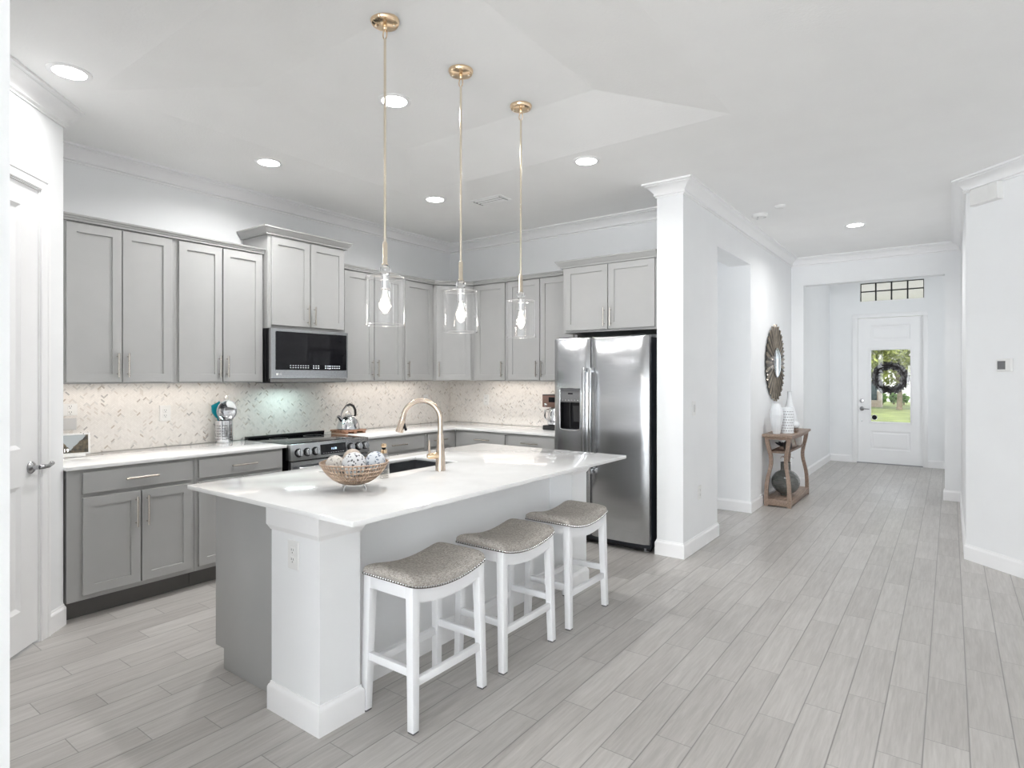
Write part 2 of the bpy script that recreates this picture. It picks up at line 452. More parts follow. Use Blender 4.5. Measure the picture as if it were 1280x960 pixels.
struct(b.build('ceiling_foyer', M['ceil']), 'white ceiling of the entry foyer behind the hall opening', 'ceiling')

def wall(name, label, *boxes, m='wall'):
    b = MB()
    for q in boxes: b.box(*q)
    return struct(b.build(name, M[m]), label, 'wall')
wall('wall_range', 'white wall behind the range and the long run of grey cabinets', (XW - 0.12, XW, -0.3, YW + 0.12, 0, ZC))
wall('wall_fridge', 'white wall behind the fridge and the corner cabinets', (XW - 0.12, -1.93, YW, YW + 0.12, 0, ZC))
wall('wall_column', 'white wall end beside the fridge, with tall opening behind it', (-1.93, -1.71, 4.62, 5.48, 0, ZC),
     (-1.93, -1.71, 5.48, 6.60, 2.635, ZC), (-1.93, -1.71, 6.60, 8.74, 0, ZC))
wall('wall_corridor', 'white side passage seen through the tall hall opening', (-4.5, -1.93, 6.60, 6.72, 0, ZC), (-4.6, -4.5, 5.40, 6.72, 0, ZC))
wall('wall_end', 'white wall with wide cased opening where the hall meets the foyer', (-1.71, -1.562, 8.62, 8.76, 0, ZC),
     (-1.562, -0.053, 8.62, 8.76, 2.648, ZC), (-0.053, 0.25, 8.62, 8.76, 0, ZC))
wall('wall_foyer', 'white side walls of the entry foyer', (-1.82, -1.68, 8.76, 11.55, 0, 3.35), (0.60, 0.72, 8.60, 11.55, 0, 3.35), (-1.71, 0.62, 8.64, 8.74, ZC, 3.35),
     (0.10, 0.62, 8.63, 8.76, 0, 3.35))
DX0, DX1, DZ = -1.285, -0.338, 2.44
TX0, TX1, TZ0, TZ1 = -1.226, -0.339, 2.688, 3.015
wall('wall_front', 'white front wall of the foyer around the entry door and transom', (-1.82, DX0, 11.55, 11.70, 0, 3.35), (DX1, 0.72, 11.55, 11.70, 0, 3.35),
     (DX0, DX1, 11.55, 11.70, DZ, TZ0), (DX0, TX0, 11.55, 11.70, TZ0, 3.35), (TX1, DX1 + 0.001, 11.55, 11.70, TZ0, 3.35), (TX0, TX1, 11.55, 11.70, TZ1, 3.35))
b = MB().prism([(0.10, 8.64), (0.10, 5.95), (1.50, 4.55), (3.70, 4.55), (3.70, 4.70), (1.58, 4.70), (0.25, 6.02), (0.25, 8.64)], 0, ZC)
struct(b.build('wall_right', M['wall']), 'white wall on the right with an angled corner carrying the thermostat', 'wall')
def pw(sa, sb, z0, z1, bb):                       # a length of the angled pantry wall, measured from its far end
    q = lambda t, o: (-4.17 + (t - o) * R2, 1.25 - (t + o) * R2)
    bb.prism([q(sa, 0), q(sa, 0.1), q(sb, 0.1), q(sb, 0)], z0, z1)
b = MB(); pw(0, 0.219, 0, ZC, b); pw(0.219, 1.029, 2.47, ZC, b); pw(1.029, 2.1213, 0, ZC, b)
b.box(XW, -4.17, 1.15, 1.25, 0, ZC); b.box(-2.77, -2.67, -7.55, -0.25, 0, ZC)
struct(b.build('wall_pantry', M['wall']), 'white angled pantry wall at far left holding the panel door', 'wall')
wall('wall_near', 'white wall end nearest the camera along the left edge', (-1.77, -1.652, -7.55, 0.398, 0, ZC))
# great-room walls behind the camera, with the openings for the window light
wall('wall_back', 'white window wall of the great room behind the camera', (-2.8, -2.55, -7.65, -7.5, 0, ZC), (-2.55, -1.85, -7.65, -7.5, 2.45, ZC), (-1.85, -1.5, -7.65, -7.5, 0, ZC), (-0.2, 0.0, -7.65, -7.5, 0, ZC),
     (1.3, 1.5, -7.65, -7.5, 0, ZC), (2.8, 3.75, -7.65, -7.5, 0, ZC), (-1.5, 2.8, -7.65, -7.5, 2.55, ZC))
wall('wall_side', 'white side wall of the great room, out of view on the right', (3.6, 3.75, -7.65, 4.6, 0, ZC))

# ------------------------------------------------------------------ mouldings
def crown_prof(z, h=0.11, d=0.095):
    P = [(0, -1.0), (0.11, -1.0), (0.11, -0.94), (0.045, -0.925), (0.045, -0.895), (0.17, -0.875), (0.23, -0.84), (0.23, -0.785), (0.165, -0.77), (0.175, -0.735), (0.29, -0.60), (0.50, -0.39), (0.74, -0.255), (0.82, -0.235), (0.75, -0.205), (0.76, -0.175), (0.88, -0.16), (1.0, -0.13), (1.0, 0), (0, 0)]
    return [(a * d, z + c * h) for a, c in P]
b = MB().sweep([(-2.67, -7.4), (-2.67, -0.25), (-4.17, 1.25), (XW, 1.25), (XW, YW), (-1.93, YW), (-1.93, 4.62), (-1.71, 4.62), (-1.71, 8.62), (0.10, 8.62), (0.10, 5.95), (1.50, 4.55), (3.6, 4.55)], crown_prof(ZC + 0.001))
struct(b.build('trim_1', M['trim'], ang=25), 'white crown moulding running round kitchen and hall ceiling', 'moulding')
BP = [(0, 0), (0.014, 0), (0.014, 0.098), (0.010, 0.108), (0.006, 0.112), (0.004, 0.122), (0, 0.122)]
def base(name, label, path):
    struct(MB().sweep(path, BP).build(name, M['trim'], ang=20), label, 'baseboard')
base('baseboard_column', 'white baseboard round the wall end beside the fridge', [(-1.93, 5.2), (-1.93, 4.62), (-1.71, 4.62), (-1.71, 5.48), (-1.93, 5.48)])
base('baseboard_hall', 'white baseboard along the hall wall behind the console table', [(-4.4, 6.60), (-1.71, 6.60), (-1.71, 8.62), (-1.562, 8.62), (-1.562, 8.76)])
base('baseboard_foyer_left', 'white baseboard left of the entry door', [(-1.68, 8.8), (-1.68, 11.55), (-1.335, 11.55)])
base('baseboard_foyer_right', 'white baseboard right of the entry door', [(-0.285, 11.55), (0.60, 11.55), (0.60, 8.8)])
base('baseboard_end', 'white baseboard round the right jamb of the hall opening', [(-0.053, 8.76), (-0.053, 8.62), (0.10, 8.62)])
base('baseboard_right', 'white baseboard along the angled right wall', [(0.10, 8.55), (0.10, 5.95), (1.50, 4.55), (3.6, 4.55)])
base('baseboard_pantry', 'white baseboard at the end of the pantry wall', [(-4.17 + 0.144 * R2, 1.25 - 0.144 * R2), (-4.17, 1.25), (-4.30, 1.25)])

# ------------------------------------------------------------------ entry door and transom
d = bpy.data.objects.new('door_1', None); C.objects.link(d); d.location = (0, 11.55, 0)
struct(d, 'white entry door with half-light glass at the end of the foyer', 'door')
SX0, SX1 = -1.261, -0.362
GX0, GX1, GZ0, GZ1 = -1.075, -0.520, 0.694, 1.893
ys = 0.045
b = MB()
for q in ((SX0, GX0, 0.012, 2.42), (GX1, SX1, 0.012, 2.42), (GX0, GX1, 0.012, 0.232), (GX0, GX1, 0.540, GZ0), (GX0, GX1, GZ1, 2.050), (GX0, GX1, 2.300, 2.42)):
    b.box(q[0], q[1], ys, ys + 0.045, q[2], q[3])
for z0, z1 in ((0.232, 0.540), (2.050, 2.300)):
    b.rect(GX0, GX1, z0, z1, [(0, ys + 0.03), (0, ys), (0.012, ys + 0.009), (0.030, ys + 0.010), (0.045, ys + 0.003)])
b.build('door_slab', M['trim'], d, ang=20)
b = MB()
for i, (a0, a1, c0, c1) in enumerate(((GX0 - 0.028, GX0 + 0.004, GZ0 - 0.028, GZ1 + 0.028), (GX1 - 0.004, GX1 + 0.028, GZ0 - 0.028, GZ1 + 0.028), (GX0, GX1, GZ0 - 0.028, GZ0 + 0.004), (GX0, GX1, GZ1 - 0.004, GZ1 + 0.028))):
    b.box(a0, a1, ys - 0.009, ys + 0.05, c0, c1)
b.build('glazing_bead', M['trim'], d, bevel=0.003)
MB().box(GX0, GX1, ys + 0.018, ys + 0.022, GZ0, GZ1).build('glass_pane', M['pane'], d)
b = MB()
b.box(-1.335, -1.272, -0.018, 0.0, 0, 2.485); b.box(-0.351, -0.288, -0.018, 0.0, 0, 2.485); b.box(-1.335, -0.288, -0.020, 0.0, 2.425, 2.490)
b.build('casing', M['trim'], d, bevel=0.004)
b = MB(); b.box(DX0, SX0 - 0.003, 0, 0.14, 0, DZ); b.box(SX1 + 0.003, DX1, 0, 0.14, 0, DZ); b.box(DX0, DX1, 0, 0.14, 2.425, DZ)
b.build('jamb', M['trim'], d)
MB().box(DX0, DX1, -0.01, 0.15, 0.0, 0.012).build('threshold', M['mgrey'], d)
b = MB().lathe([(0.034, ys), (0.034, ys - 0.008), (0.028, ys - 0.016), (0, ys - 0.018)], 20, (-1.202, 0, 1.04), 'y'); b.box(-1.205, -1.199, ys - 0.03, ys - 0.015, 1.022, 1.058)
b.build('deadbolt', M['dknickel'], d)
b = MB().lathe([(0.035, ys), (0.035, ys - 0.008), (0.026, ys - 0.016), (0.012, ys - 0.02), (0.012, ys - 0.05), (0, ys - 0.052)], 20, (-1.202, 0, 0.907), 'y')
b.tube([(-1.202, ys - 0.045, 0.907), (-1.16, ys - 0.05, 0.907), (-1.09, ys - 0.045, 0.902)], [0.010, 0.009, 0.007], 10)
b.build('door_handle', M['dknickel'], d)
MB().lathe([(0.009, ys), (0.009, ys - 0.004), (0, ys - 0.005)], 12, (-1.202, 0, 0.70), 'y').build('lock_pin', M['dknickel'], d)
b = MB().lathe([(0.045, ys + 0.0178), (0.045, ys + 0.016), (0, ys + 0.0158)], 28, (-1.023, 0, 0.765), 'y'); b.cur = 1
b.lathe([(0.037, ys + 0.0156), (0.037, ys + 0.0145), (0, ys + 0.0143)], 28, (-1.023, 0, 0.765), 'y')
b.build('round_decal', [M['plastic'], M['black']], d)

w = bpy.data.objects.new('window_1', None); C.objects.link(w); w.location = (0, 11.55, 0)
struct(w, 'transom window with black grid above the entry door', 'window')
b = MB(); y0, y1 = 0.07, 0.10; t = 0.011
b.box(TX0, TX0 + t, y0, y1, TZ0, TZ1); b.box(TX1 - t, TX1, y0, y1, TZ0, TZ1); b.box(TX0, TX1, y0, y1, TZ1 - t, TZ1); b.box(TX0, TX1, y0, y1, TZ0, TZ0 + t)
for k in (1, 2, 3):
    x = TX0 + (TX1 - TX0) * k / 4; b.box(x - t, x + t, y0, y1, TZ0, TZ1)
zm = TZ0 + 0.57 * (TZ1 - TZ0); b.box(TX0, TX1, y0, y1, zm - t * 0.8, zm + t * 0.8)
b.build('window_grid', M['blackm'], w)
MB().box(TX0, TX1, 0.083, 0.087, TZ0, TZ1).build('glass_pane', M['pane'], w)
b = MB().box(TX0, TX1, 0.0, 0.066, TZ0, TZ0 + 0.018); b.build('window_sill', M['trim'], w)

# ------------------------------------------------------------------ pantry door on the angled wall (local -Y faces the kitchen)
p = bpy.data.objects.new('door_2', None); C.objects.link(p); p.location = (-4.17, 1.25, 0); p.rotation_euler = (0, 0, math.radians(135))
struct(p, 'white two-panel pantry door with lever handle at far left', 'door')
CW = [(-0.144, 0), (-0.144, -0.012), (-0.150, -0.018), (-0.168, -0.018), (-0.174, -0.014), (-0.205, -0.011), (-0.212, -0.014), (-0.219, -0.010), (-0.219, 0)]
b = MB(); PW_ = 0.81
def cas(xs): return [(xs(q[0]), q[1]) for q in CW]
b.prism(cas(lambda x: x), 0, 2.545); b.prism(cas(lambda x: -(0.219 + PW_) - (x + 0.219)), 0, 2.545)
b2 = [(q[1], 2.545 + (q[0] + 0.144) + 0.0) for q in CW]
b.prism([(y, z) for y, z in b2], -0.144, -(0.219 + PW_ + 0.075), 'x')
b.build('casing', M['trim'], p, ang=20)
b = MB(); s1, s0 = -0.226, -0.219 - PW_ + 0.007
px1, px0 = -0.366, s0 + 0.14
yy = 0.004
for q in ((s0, px0, 0.015, 2.462), (px1, s1, 0.015, 2.462), (px0, px1, 0.015, 0.22), (px0, px1, 0.875, 1.07), (px0, px1, 2.35, 2.462)):
    b.box(q[0], q[1], yy, yy + 0.03, q[2], q[3])
for z0, z1 in ((0.22, 0.875), (1.07, 2.35)):
    b.rect(px0, px1, z0, z1, [(0, yy + 0.03), (0, yy), (0.022, yy + 0.012), (0.040, yy + 0.013), (0.075, yy + 0.004)])
b.build('door_slab', M['trim'], p, ang=20)
b = MB(); b.box(-0.2265, -0.219, -0.002, 0.05, 0, 2.47); b.box(-0.219 - PW_, s0 - 0.001, -0.002, 0.05, 0, 2.47); b.box(-0.219 - PW_, -0.219, -0.002, 0.05, 2.464, 2.47)
b.build('jamb', M['trim'], p)
kx, kz = -0.288, 0.962
b = MB().lathe([(0.032, yy), (0.033, yy - 0.006), (0.026, yy - 0.014), (0.013, yy - 0.02), (0.011, yy - 0.045), (0.0, yy - 0.047)], 22, (kx, 0, kz), 'y')
b.tube([(kx, yy - 0.042, kz), (kx + 0.02, yy - 0.052, kz), (kx + 0.06, yy - 0.055, kz - 0.002), (kx + 0.095, yy - 0.050, kz + 0.006)], [0.012, 0.012, 0.010, 0.011], 12)
b.sphere((kx + 0.098, yy - 0.050, kz + 0.008), 0.0125, 12, 8)
b.build('door_handle', M['dknickel'], p)
# the leaf and jamb sit in a recess of the wall
# ------------------------------------------------------------------ cabinets (local: X along the run, -Y to the room, Z up)
def pull(parent, x, y, z, length, vertical=True):
    """bar pull on two posts, centred at x, z on the face y"""
    b = MB(); h = length / 2; r = 0.0066; s = 0.030
    if vertical:
        b.cyl((x, y - s, z - h), (x, y - s, z + h), r, seg=10)
        for q in (-h + 0.022, h - 0.022): b.cyl((x, y, z + q), (x, y - s, z + q), 0.0045, seg=8)
    else:
        b.cyl((x - h, y - s, z), (x + h, y - s, z), r, seg=10)
        for q in (-h + 0.022, h - 0.022): b.cyl((x + q, y, z), (x + q, y - s, z), 0.0045, seg=8)
    return b.build('handle', M['nickel'], parent)

def shaker(parent, x0, x1, z0, z1, hx=None, hz=None, hl=0.16, st=0.055):
    o = MB().rect(x0, x1, z0, z1, [(0, -0.001), (0, -0.0185), (0.0015, -0.02), (st, -0.02), (st + 0.001, -0.011)]).build('door', M['cab'], parent, ang=20)
    if hx is not None: pull(o, hx, -0.02, hz, hl)
    return o
def drawer(parent, x0, x1, z0, z1, hl=0.19):
    o = MB().rect(x0, x1, z0, z1, [(0, -0.001), (0, -0.0185), (0.0015, -0.02)]).build('drawer', M['cab'], parent, ang=20)
    pull(o, (x0 + x1) / 2, -0.02, (z0 + z1) / 2, hl, False)
    return o
CORN = [(0, 0), (0.022, 0), (0.024, 0.012), (0.030, 0.016), (0.032, 0.026), (0.040, 0.030), (0.042, 0.040), (0, 0.040)]
CORNBIG = [(0, 0), (0.020, 0), (0.022, 0.012), (0.034, 0.022), (0.050, 0.046), (0.056, 0.050), (0.058, 0.062), (0, 0.062)]
def cornice(parent, path, z, prof):
    MB().sweep(path, [(q[0], z + q[1]) for q in prof]).build('cornice', M['cab'], parent, ang=20)

UB, UT = 1.402, 2.442
def upper(label, x, y, rz, w, depth, doors, z0=UB, z1=UT, hz=1.525, dz0=None, dz1=None, corn=None, prof=CORN, zc=None, group='grey upper wall cabinets'):
    t = thing('upper_cabinet', label, 'cabinet', (x, y, 0), rz, group)
    b = MB().box(0.0005, w - 0.0005, 0, depth, z0, z1)
    b.build('carcass', M['cab'], t, bevel=0.001, seg=1)
    for a, c, hx in doors: shaker(t, a, c, dz0 or z0 + 0.010, dz1 or z1 - 0.016, hx, hz)
    if corn: cornice(t, corn, zc or (z1 - 0.004), prof)
    return t
RZ = PI / 2
FX = XW + 0.31                              # face of the upper cabinets on the range wall
D = 0.307
def ys_(y0, *q): return [(a - y0, c - y0, h - y0) for a, c, h in q]
upper('first tall grey wall cabinet on the left, two doors above the smart display', FX, 1.30, RZ, 0.71, D, ys_(1.30, (1.356, 1.668, 1.640), (1.674, 1.985, 1.702)), corn=[(0, 0), (0.71, 0)])
upper('second grey wall cabinet with two doors, just left of the microwave', FX, 2.01, RZ, 0.685, D, ys_(2.01, (2.036, 2.350, 2.326), (2.360, 2.677, 2.386)), corn=[(0, 0), (0.685, 0)])
upper('raised grey wall cabinet with two short doors directly above the microwave', -4.43, 2.70, RZ, 0.755, 0.367, ys_(2.70, (2.727, 3.082, 3.055), (3.092, 3.440, 3.120)), z0=1.842, z1=2.60, hz=1.965,
      dz0=1.868, dz1=2.580, corn=[(0, 0.367), (0, 0), (0.755, 0), (0.755, 0.367)], prof=CORNBIG, zc=2.596)
upper('grey two-door wall cabinet just right of the microwave', FX, 3.46, RZ, 0.765, D, ys_(3.46, (3.490, 3.835, 3.808), (3.845, 4.204, 3.873)), corn=[(0, 0), (0.765, 0)])
upper('narrow grey single-door wall cabinet left of the corner cabinet', FX, 4.226, RZ, 0.444, D, ys_(4.226, (4.248, 4.644, 4.276)), corn=[(0, 0), (0.444, 0)])
# diagonal corner cabinet
t = thing('upper_cabinet', 'angled grey corner wall cabinet with one door facing the island', 'cabinet', (FX, 4.671, 0), PI / 4, 'grey upper wall cabinets')
WD = 0.3095 * math.sqrt(2)
b = MB().prism([(0.0005, 0), (WD - 0.0005, 0), (WD + 0.2, 0.2), (WD / 2, 0.44 + 0.2), (-0.2, 0.2)], UB, UT)
b.build('carcass', M['cab'], t, bevel=0.001, seg=1)
shaker(t, 0.035, WD - 0.035, UB + 0.010, UT - 0.016, 0.062, 1.525)
cornice(t, [(0.012, 0), (WD - 0.012, 0)], UT - 0.004, CORN)
for q in t.children_recursive: q.data.transform(Matrix.Rotation(PI / 4, 4, 'Z'))
t.rotation_euler = (0, 0, 0)
FY = YW - 0.30
upper('grey single-door wall cabinet right of the corner cabinet', -4.180, FY, 0, 0.460, D - 0.01, [(0.046, 0.436, 0.408)], corn=[(0, 0), (0.46, 0)])
upper('grey two-door wall cabinet left of the fridge cabinet', -3.720, FY, 0, 0.836, D - 0.01, [(0.020, 0.410, 0.382), (0.420, 0.80, 0.448)], corn=[(0, 0), (0.808, 0)])
upper('deep grey two-door cabinet above the stainless fridge', -2.846, 4.66, 0, 0.912, 0.615, [(0.032, 0.456, 0.428), (0.464, 0.886, 0.492)], z0=1.842, z1=2.446, hz=1.965,
      dz0=1.862, dz1=2.425, corn=[(0, 0.262), (0, 0), (0.912, 0)], prof=CORNBIG, zc=2.43)

BX = XW + 0.64                              # face of the base cabinets
def base_cab(label, x, y, rz, w, drawers, doors, depth=0.62, hz=0.600):
    t = thing('base_cabinet', label, 'cabinet', (x, y, 0), rz, 'grey base cabinets along the walls')
    MB().box(0.0005, w - 0.0005, 0, depth, 0.118, 0.897).build('carcass', M['cab'], t, bevel=0.001, seg=1)
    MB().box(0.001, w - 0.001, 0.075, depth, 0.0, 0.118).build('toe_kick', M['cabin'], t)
    for a, c in drawers: drawer(t, a, c, 0.752, 0.878)
    for a, c, hx in doors: shaker(t, a, c, 0.148, 0.727, hx, hz, 0.19)
    return t
base_cab('grey base cabinet at far left beside the pantry wall, one drawer over two doors', BX, 1.262, RZ, 0.730, [(0.078, 0.707)], [(0.078, 0.390, 0.362), (0.398, 0.707, 0.426)])
base_cab('grey base cabinet between the far left cabinet and the range', BX, 1.993, RZ, 0.667, [(0.024, 0.654)], [(0.024, 0.335, 0.307), (0.343, 0.654, 0.371)])
base_cab('grey base cabinet with wide drawer just right of the range', BX, 3.462, RZ, 0.752, [(0.024, 0.724)], [(0.024, 0.370, 0.342), (0.378, 0.724, 0.406)])
base_cab('narrow grey base cabinet on the range wall next to the inside corner', BX, 4.215, RZ, 0.443, [(0.020, 0.336)], [(0.020, 0.336, 0.048)])
base_cab('grey base cabinet on the fridge wall next to the inside corner', BX + 0.002, YW - 0.62, 0, 0.678, [(0.115, 0.655)], [(0.115, 0.380, 0.352), (0.388, 0.655, 0.416)])
base_cab('grey base cabinet left of the stainless fridge', -3.480, YW - 0.62, 0, 0.576, [(0.020, 0.550)], [(0.020, 0.281, 0.253), (0.289, 0.550, 0.317)])

# ------------------------------------------------------------------ worktops
ZW = 0.92
CF = XW + 0.668
o = MB().box(XW + 0.012, CF, 1.252, 2.682, 0.8975, ZW).build('worktop', M['quartz'], None, bevel=0.003)
tag(o, 'white quartz worktop left of the range, under the utensil canister', 'worktop')
YF = YW - 0.650
o = MB().prism([(XW + 0.012, 3.458), (CF, 3.458), (CF, YF), (-2.896, YF), (-2.896, YW - 0.012), (XW + 0.012, YW - 0.012)], 0.8975, ZW).build('worktop', M['quartz'], None, bevel=0.003)
tag(o, 'L-shaped white quartz worktop turning the corner between range and fridge', 'worktop')

# ------------------------------------------------------------------ herringbone marble backsplash
def herringbone(u0, u1, v0, v1, to3d, seed):
    rnd = random.Random(seed)
    w = 0.0098; n = 3; g = 0.0008
    c = R2 * w; vs = []; fs = []; cols = []
    cu, cv = (u0 + u1) / 2, (v0 + v1) / 2
    R = int(math.hypot(u1 - u0, v1 - v0) / w) + 8
    def clip(poly):
        for ax, lim, sg in ((0, u0, 1), (0, u1, -1), (1, v0, 1), (1, v1, -1)):
            out = []
            for i in range(len(poly)):
                a, b_ = poly[i], poly[(i + 1) % len(poly)]
                da, db = sg * (a[ax] - lim), sg * (b_[ax] - lim)
                if da >= 0: out.append(a)
                if da * db < 0:
                    t_ = da / (da - db); out.append((a[0] + (b_[0] - a[0]) * t_, a[1] + (b_[1] - a[1]) * t_))
            poly = out
            if len(poly) < 3: return None
        return poly
    for i in range(-R, R):
        for m in range(-R // (2 * n) - 2, R // (2 * n) + 3):
            xb, yb = i + 2 * n * m, i
            for r in ((xb, yb, xb + n, yb + 1), (xb + n, yb + 1 - n, xb + n + 1, yb + 1)):
                gg = g / w / 2
                q = [(r[0] + gg, r[1] + gg), (r[2] - gg, r[1] + gg), (r[2] - gg, r[3] - gg), (r[0] + gg, r[3] - gg)]
                q = [(cu + (x - y) * c, cv + (x + y) * c) for x, y in q]
                if max(p_[0] for p_ in q) < u0 or min(p_[0] for p_ in q) > u1 or max(p_[1] for p_ in q) < v0 or min(p_[1] for p_ in q) > v1: continue
                q = clip(q)
                if not q: continue
                k = rnd.random(); j = rnd.uniform(-0.035, 0.035)
                if k < 0.026: t_ = rnd.choice([(0.46, 0.42, 0.38), (0.44, 0.43, 0.42), (0.52, 0.46, 0.40)])
                elif k < 0.13: t_ = rnd.choice([(0.68, 0.64, 0.60), (0.66, 0.645, 0.625)])
                else: t_ = (0.80 + j, 0.775 + j, 0.745 + j)
                b0 = len(vs); vs += [to3d(*p_) for p_ in q]; fs.append(list(range(b0, b0 + len(q)))); cols.append((t_, len(q)))
    me = bpy.data.meshes.new('backsplash'); me.from_pydata(vs, [], fs)
    at = me.color_attributes.new('tone', 'FLOAT_COLOR', 'CORNER'); li = 0
    for t_, q in cols:
        for _ in range(q): at.data[li].color = (*t_, 1); li += 1
    me.materials.append(M['tile']); return me
def splash(name, label, parts, backs):
    b = MB()
    for q in backs: b.box(*q)
    root = b.build(name, M['grout']); struct(root, label, 'backsplash')
    for me in parts:
        o = bpy.data.objects.new('mosaic_tiles', me); C.objects.link(o); o.parent = root
ZB0, ZB1 = 0.921, 1.401
splash('backsplash', 'cream marble herringbone mosaic backsplash behind range and worktops',
       [herringbone(1.252, YW - 0.011, ZB0, ZB1 + 0.0, lambda u, v: (XW + 0.0105, u, v), 3),
        herringbone(XW + 0.011, -2.86, ZB0, ZB1, lambda u, v: (u, YW - 0.0105, v), 5)],
       [(XW + 0.0005, XW + 0.010, 1.252, YW, ZB0, ZB1), (XW, -2.86, YW - 0.010, YW - 0.0005, ZB0, ZB1)])
# under-cabinet light strips
def led(loc, L, rz, k=1.0, col=(1, 0.90, 0.80)):
    lamp('cabinet_strip_light', 'AREA', loc, (0, 0, rz), LED_W * L * k, col, shape='RECTANGLE', size=L, size_y=0.04)
led((XW + 0.15, 1.99, UB - 0.006), 1.26, RZ); led((XW + 0.15, 4.1, UB - 0.006), 1.15, RZ); led((-3.55, YW - 0.15, UB - 0.006), 1.2, 0)
lamp('hood_light', 'AREA', (XW + 0.20, 3.02, 1.385), (0, math.radians(-12), 0), 1.3, (0.74, 1.0, 0.97), shape='RECTANGLE', size=0.06, size_y=0.3)

# ------------------------------------------------------------------ island
IX0, IX1, IY0, IY1 = -3.003, -1.752, 1.404, 3.678
isl = thing('kitchen_island', 'white and grey kitchen island with two square end pillars', 'island', (-2.4, 2.5, 0))
def L_(b): b.v = [(p_[0] + 2.4, p_[1] - 2.5, p_[2]) for p_ in b.v]; return b
b = MB()                                                             # open-topped so that the sink hangs free in it
b.prism([(-2.972, 1.556), (-2.39, 1.556), (-2.39, 3.60), (-2.972, 3.60), (-2.972, 3.58), (-2.41, 3.58), (-2.41, 1.576), (-2.972, 1.576)], 0.118, 0.897)
b.box(-2.972, -2.952, 1.576, 3.58, 0.118, 0.897); b.box(-2.972, -2.39, 1.556, 3.6, 0.1, 0.118)
L_(b).build('carcass', M['cab'], isl)
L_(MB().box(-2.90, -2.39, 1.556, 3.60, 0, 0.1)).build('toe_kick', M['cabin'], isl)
b = MB().prism([(-2.985, 0.100), (-2.906, 0.100), (-2.906, 0.0), (-2.392, 0.0), (-2.392, 0.897), (-2.985, 0.897)], 1.536, 1.556, 'y')
L_(b).build('end_panel', M['cab'], isl, bevel=0.0015)
b = MB().prism([(-2.985, 0.100), (-2.906, 0.100), (-2.906, 0.0), (-2.392, 0.0), (-2.392, 0.897), (-2.985, 0.897)], 3.60, 3.62, 'y')
L_(b).build('end_panel', M['cab'], isl, bevel=0.0015)
for k in range(4):                                                   # doors towards the range
    y0 = 1.575 + k * 0.505
    q = MB().rect(-(y0 + 0.49), -y0, 0.13, 0.885, [(0, -0.001), (0, -0.0185), (0.0015, -0.02), (0.055, -0.02), (0.056, -0.011)])
    q.v = [(-2.972 + p_[1] + 2.4, -p_[0] - 2.5, p_[2]) for p_ in q.v]
    dd = q.build('door', M['cab'], isl, ang=20)
    h = MB().cyl((-3.022 + 2.4, y0 + (0.06 if k % 2 else 0.43) - 2.5, 0.65), (-3.022 + 2.4, y0 + (0.06 if k % 2 else 0.43) - 2.5, 0.84), 0.0055, seg=10)
    for z in (0.672, 0.818): h.cyl((-2.992 + 2.4, y0 + (0.06 if k % 2 else 0.43) - 2.5, z), (-3.022 + 2.4, y0 + (0.06 if k % 2 else 0.43) - 2.5, z), 0.0045, seg=8)
    h.build('handle', M['nickel'], dd)
L_(MB().box(-2.389, -2.225, 1.680, 3.462, 0, 0.897)).build('knee_wall', M['wall'], isl)
b = MB().sweep([(-2.225, 1.69), (-2.225, 3.46)], [(d_ * 1.0, z_) for d_, z_ in BP])
b.v = [(-2.225 + abs(p_[0] + 2.225), p_[1], p_[2]) for p_ in b.v]
L_(b).build('baseboard', M['trim'], isl)
PX0, PX1 = -2.390, -2.048
for y0, y1 in ((1.476, 1.680), (3.462, 3.660)):
    pl = L_(MB().box(PX0, PX1, y0, y1, 0, 0.897)).build('pillar', M['wall'], isl)
    ring = [(PX0, y0), (PX0, y1), (PX1, y1), (PX1, y0)]
    L_(MB().sweep(ring[::-1], BP, closed=True)).build('plinth', M['trim'], pl)
    L_(MB().sweep(ring[::-1], [(0, 0.785), (0.004, 0.785), (0.006, 0.790), (0.015, 0.806), (0.0165, 0.809), (0.0165, 0.8968), (0, 0.8968)], closed=True)).build('capital', M['trim'], pl)

SK = (-2.842, -2.470, 2.03, 2.787)                                   # sink cut-out
b = MB()
def slab(b, o, h, z0, z1):
    vs = []
    for r, z in ((o, z0), (o, z1), (h, z1), (h, z0)):
        vs += [(r[0], r[2], z), (r[1], r[2], z), (r[1], r[3], z), (r[0], r[3], z)]
    fs = []
    for i in range(4):
        j = (i + 1) % 4
        for k in range(4):
            k2 = (k + 1) % 4; fs.append((i * 4 + k, i * 4 + k2, j * 4 + k2, j * 4 + k))
    return b.add(vs, fs)
slab(b, (IX0, IX1, IY0, IY1), SK, 0.899, ZW)
tag(b.build('island_worktop', M['quartz'], None, bevel=0.0035), 'large white quartz island worktop with sink cut-out and seating overhang', 'worktop')
b = MB()
slab(b, (SK[0] - 0.02, SK[1] + 0.02, SK[2] - 0.02, SK[3] + 0.02), (SK[0] + 0.002, SK[1] - 0.002, SK[2] + 0.002, SK[3] - 0.002), 0.68, 0.8985)
b.box(SK[0] - 0.02, SK[1] + 0.02, SK[2] - 0.02, SK[3] + 0.02, 0.66, 0.682)
sk = thing('kitchen_sink', 'undermount stainless sink set in the island worktop behind the faucet', 'sink', ((SK[0] + SK[1]) / 2, (SK[2] + SK[3]) / 2, 0.66))
b.v = [(p_[0] - sk.location.x, p_[1] - sk.location.y, p_[2] - 0.66) for p_ in b.v]
b.build('basin', M['steel'], sk)
MB().lathe([(0.045, 0.022), (0.045, 0.025), (0.030, 0.024), (0, 0.023)], 20, (0, 0, 0)).build('drain', M['chrome'], sk)

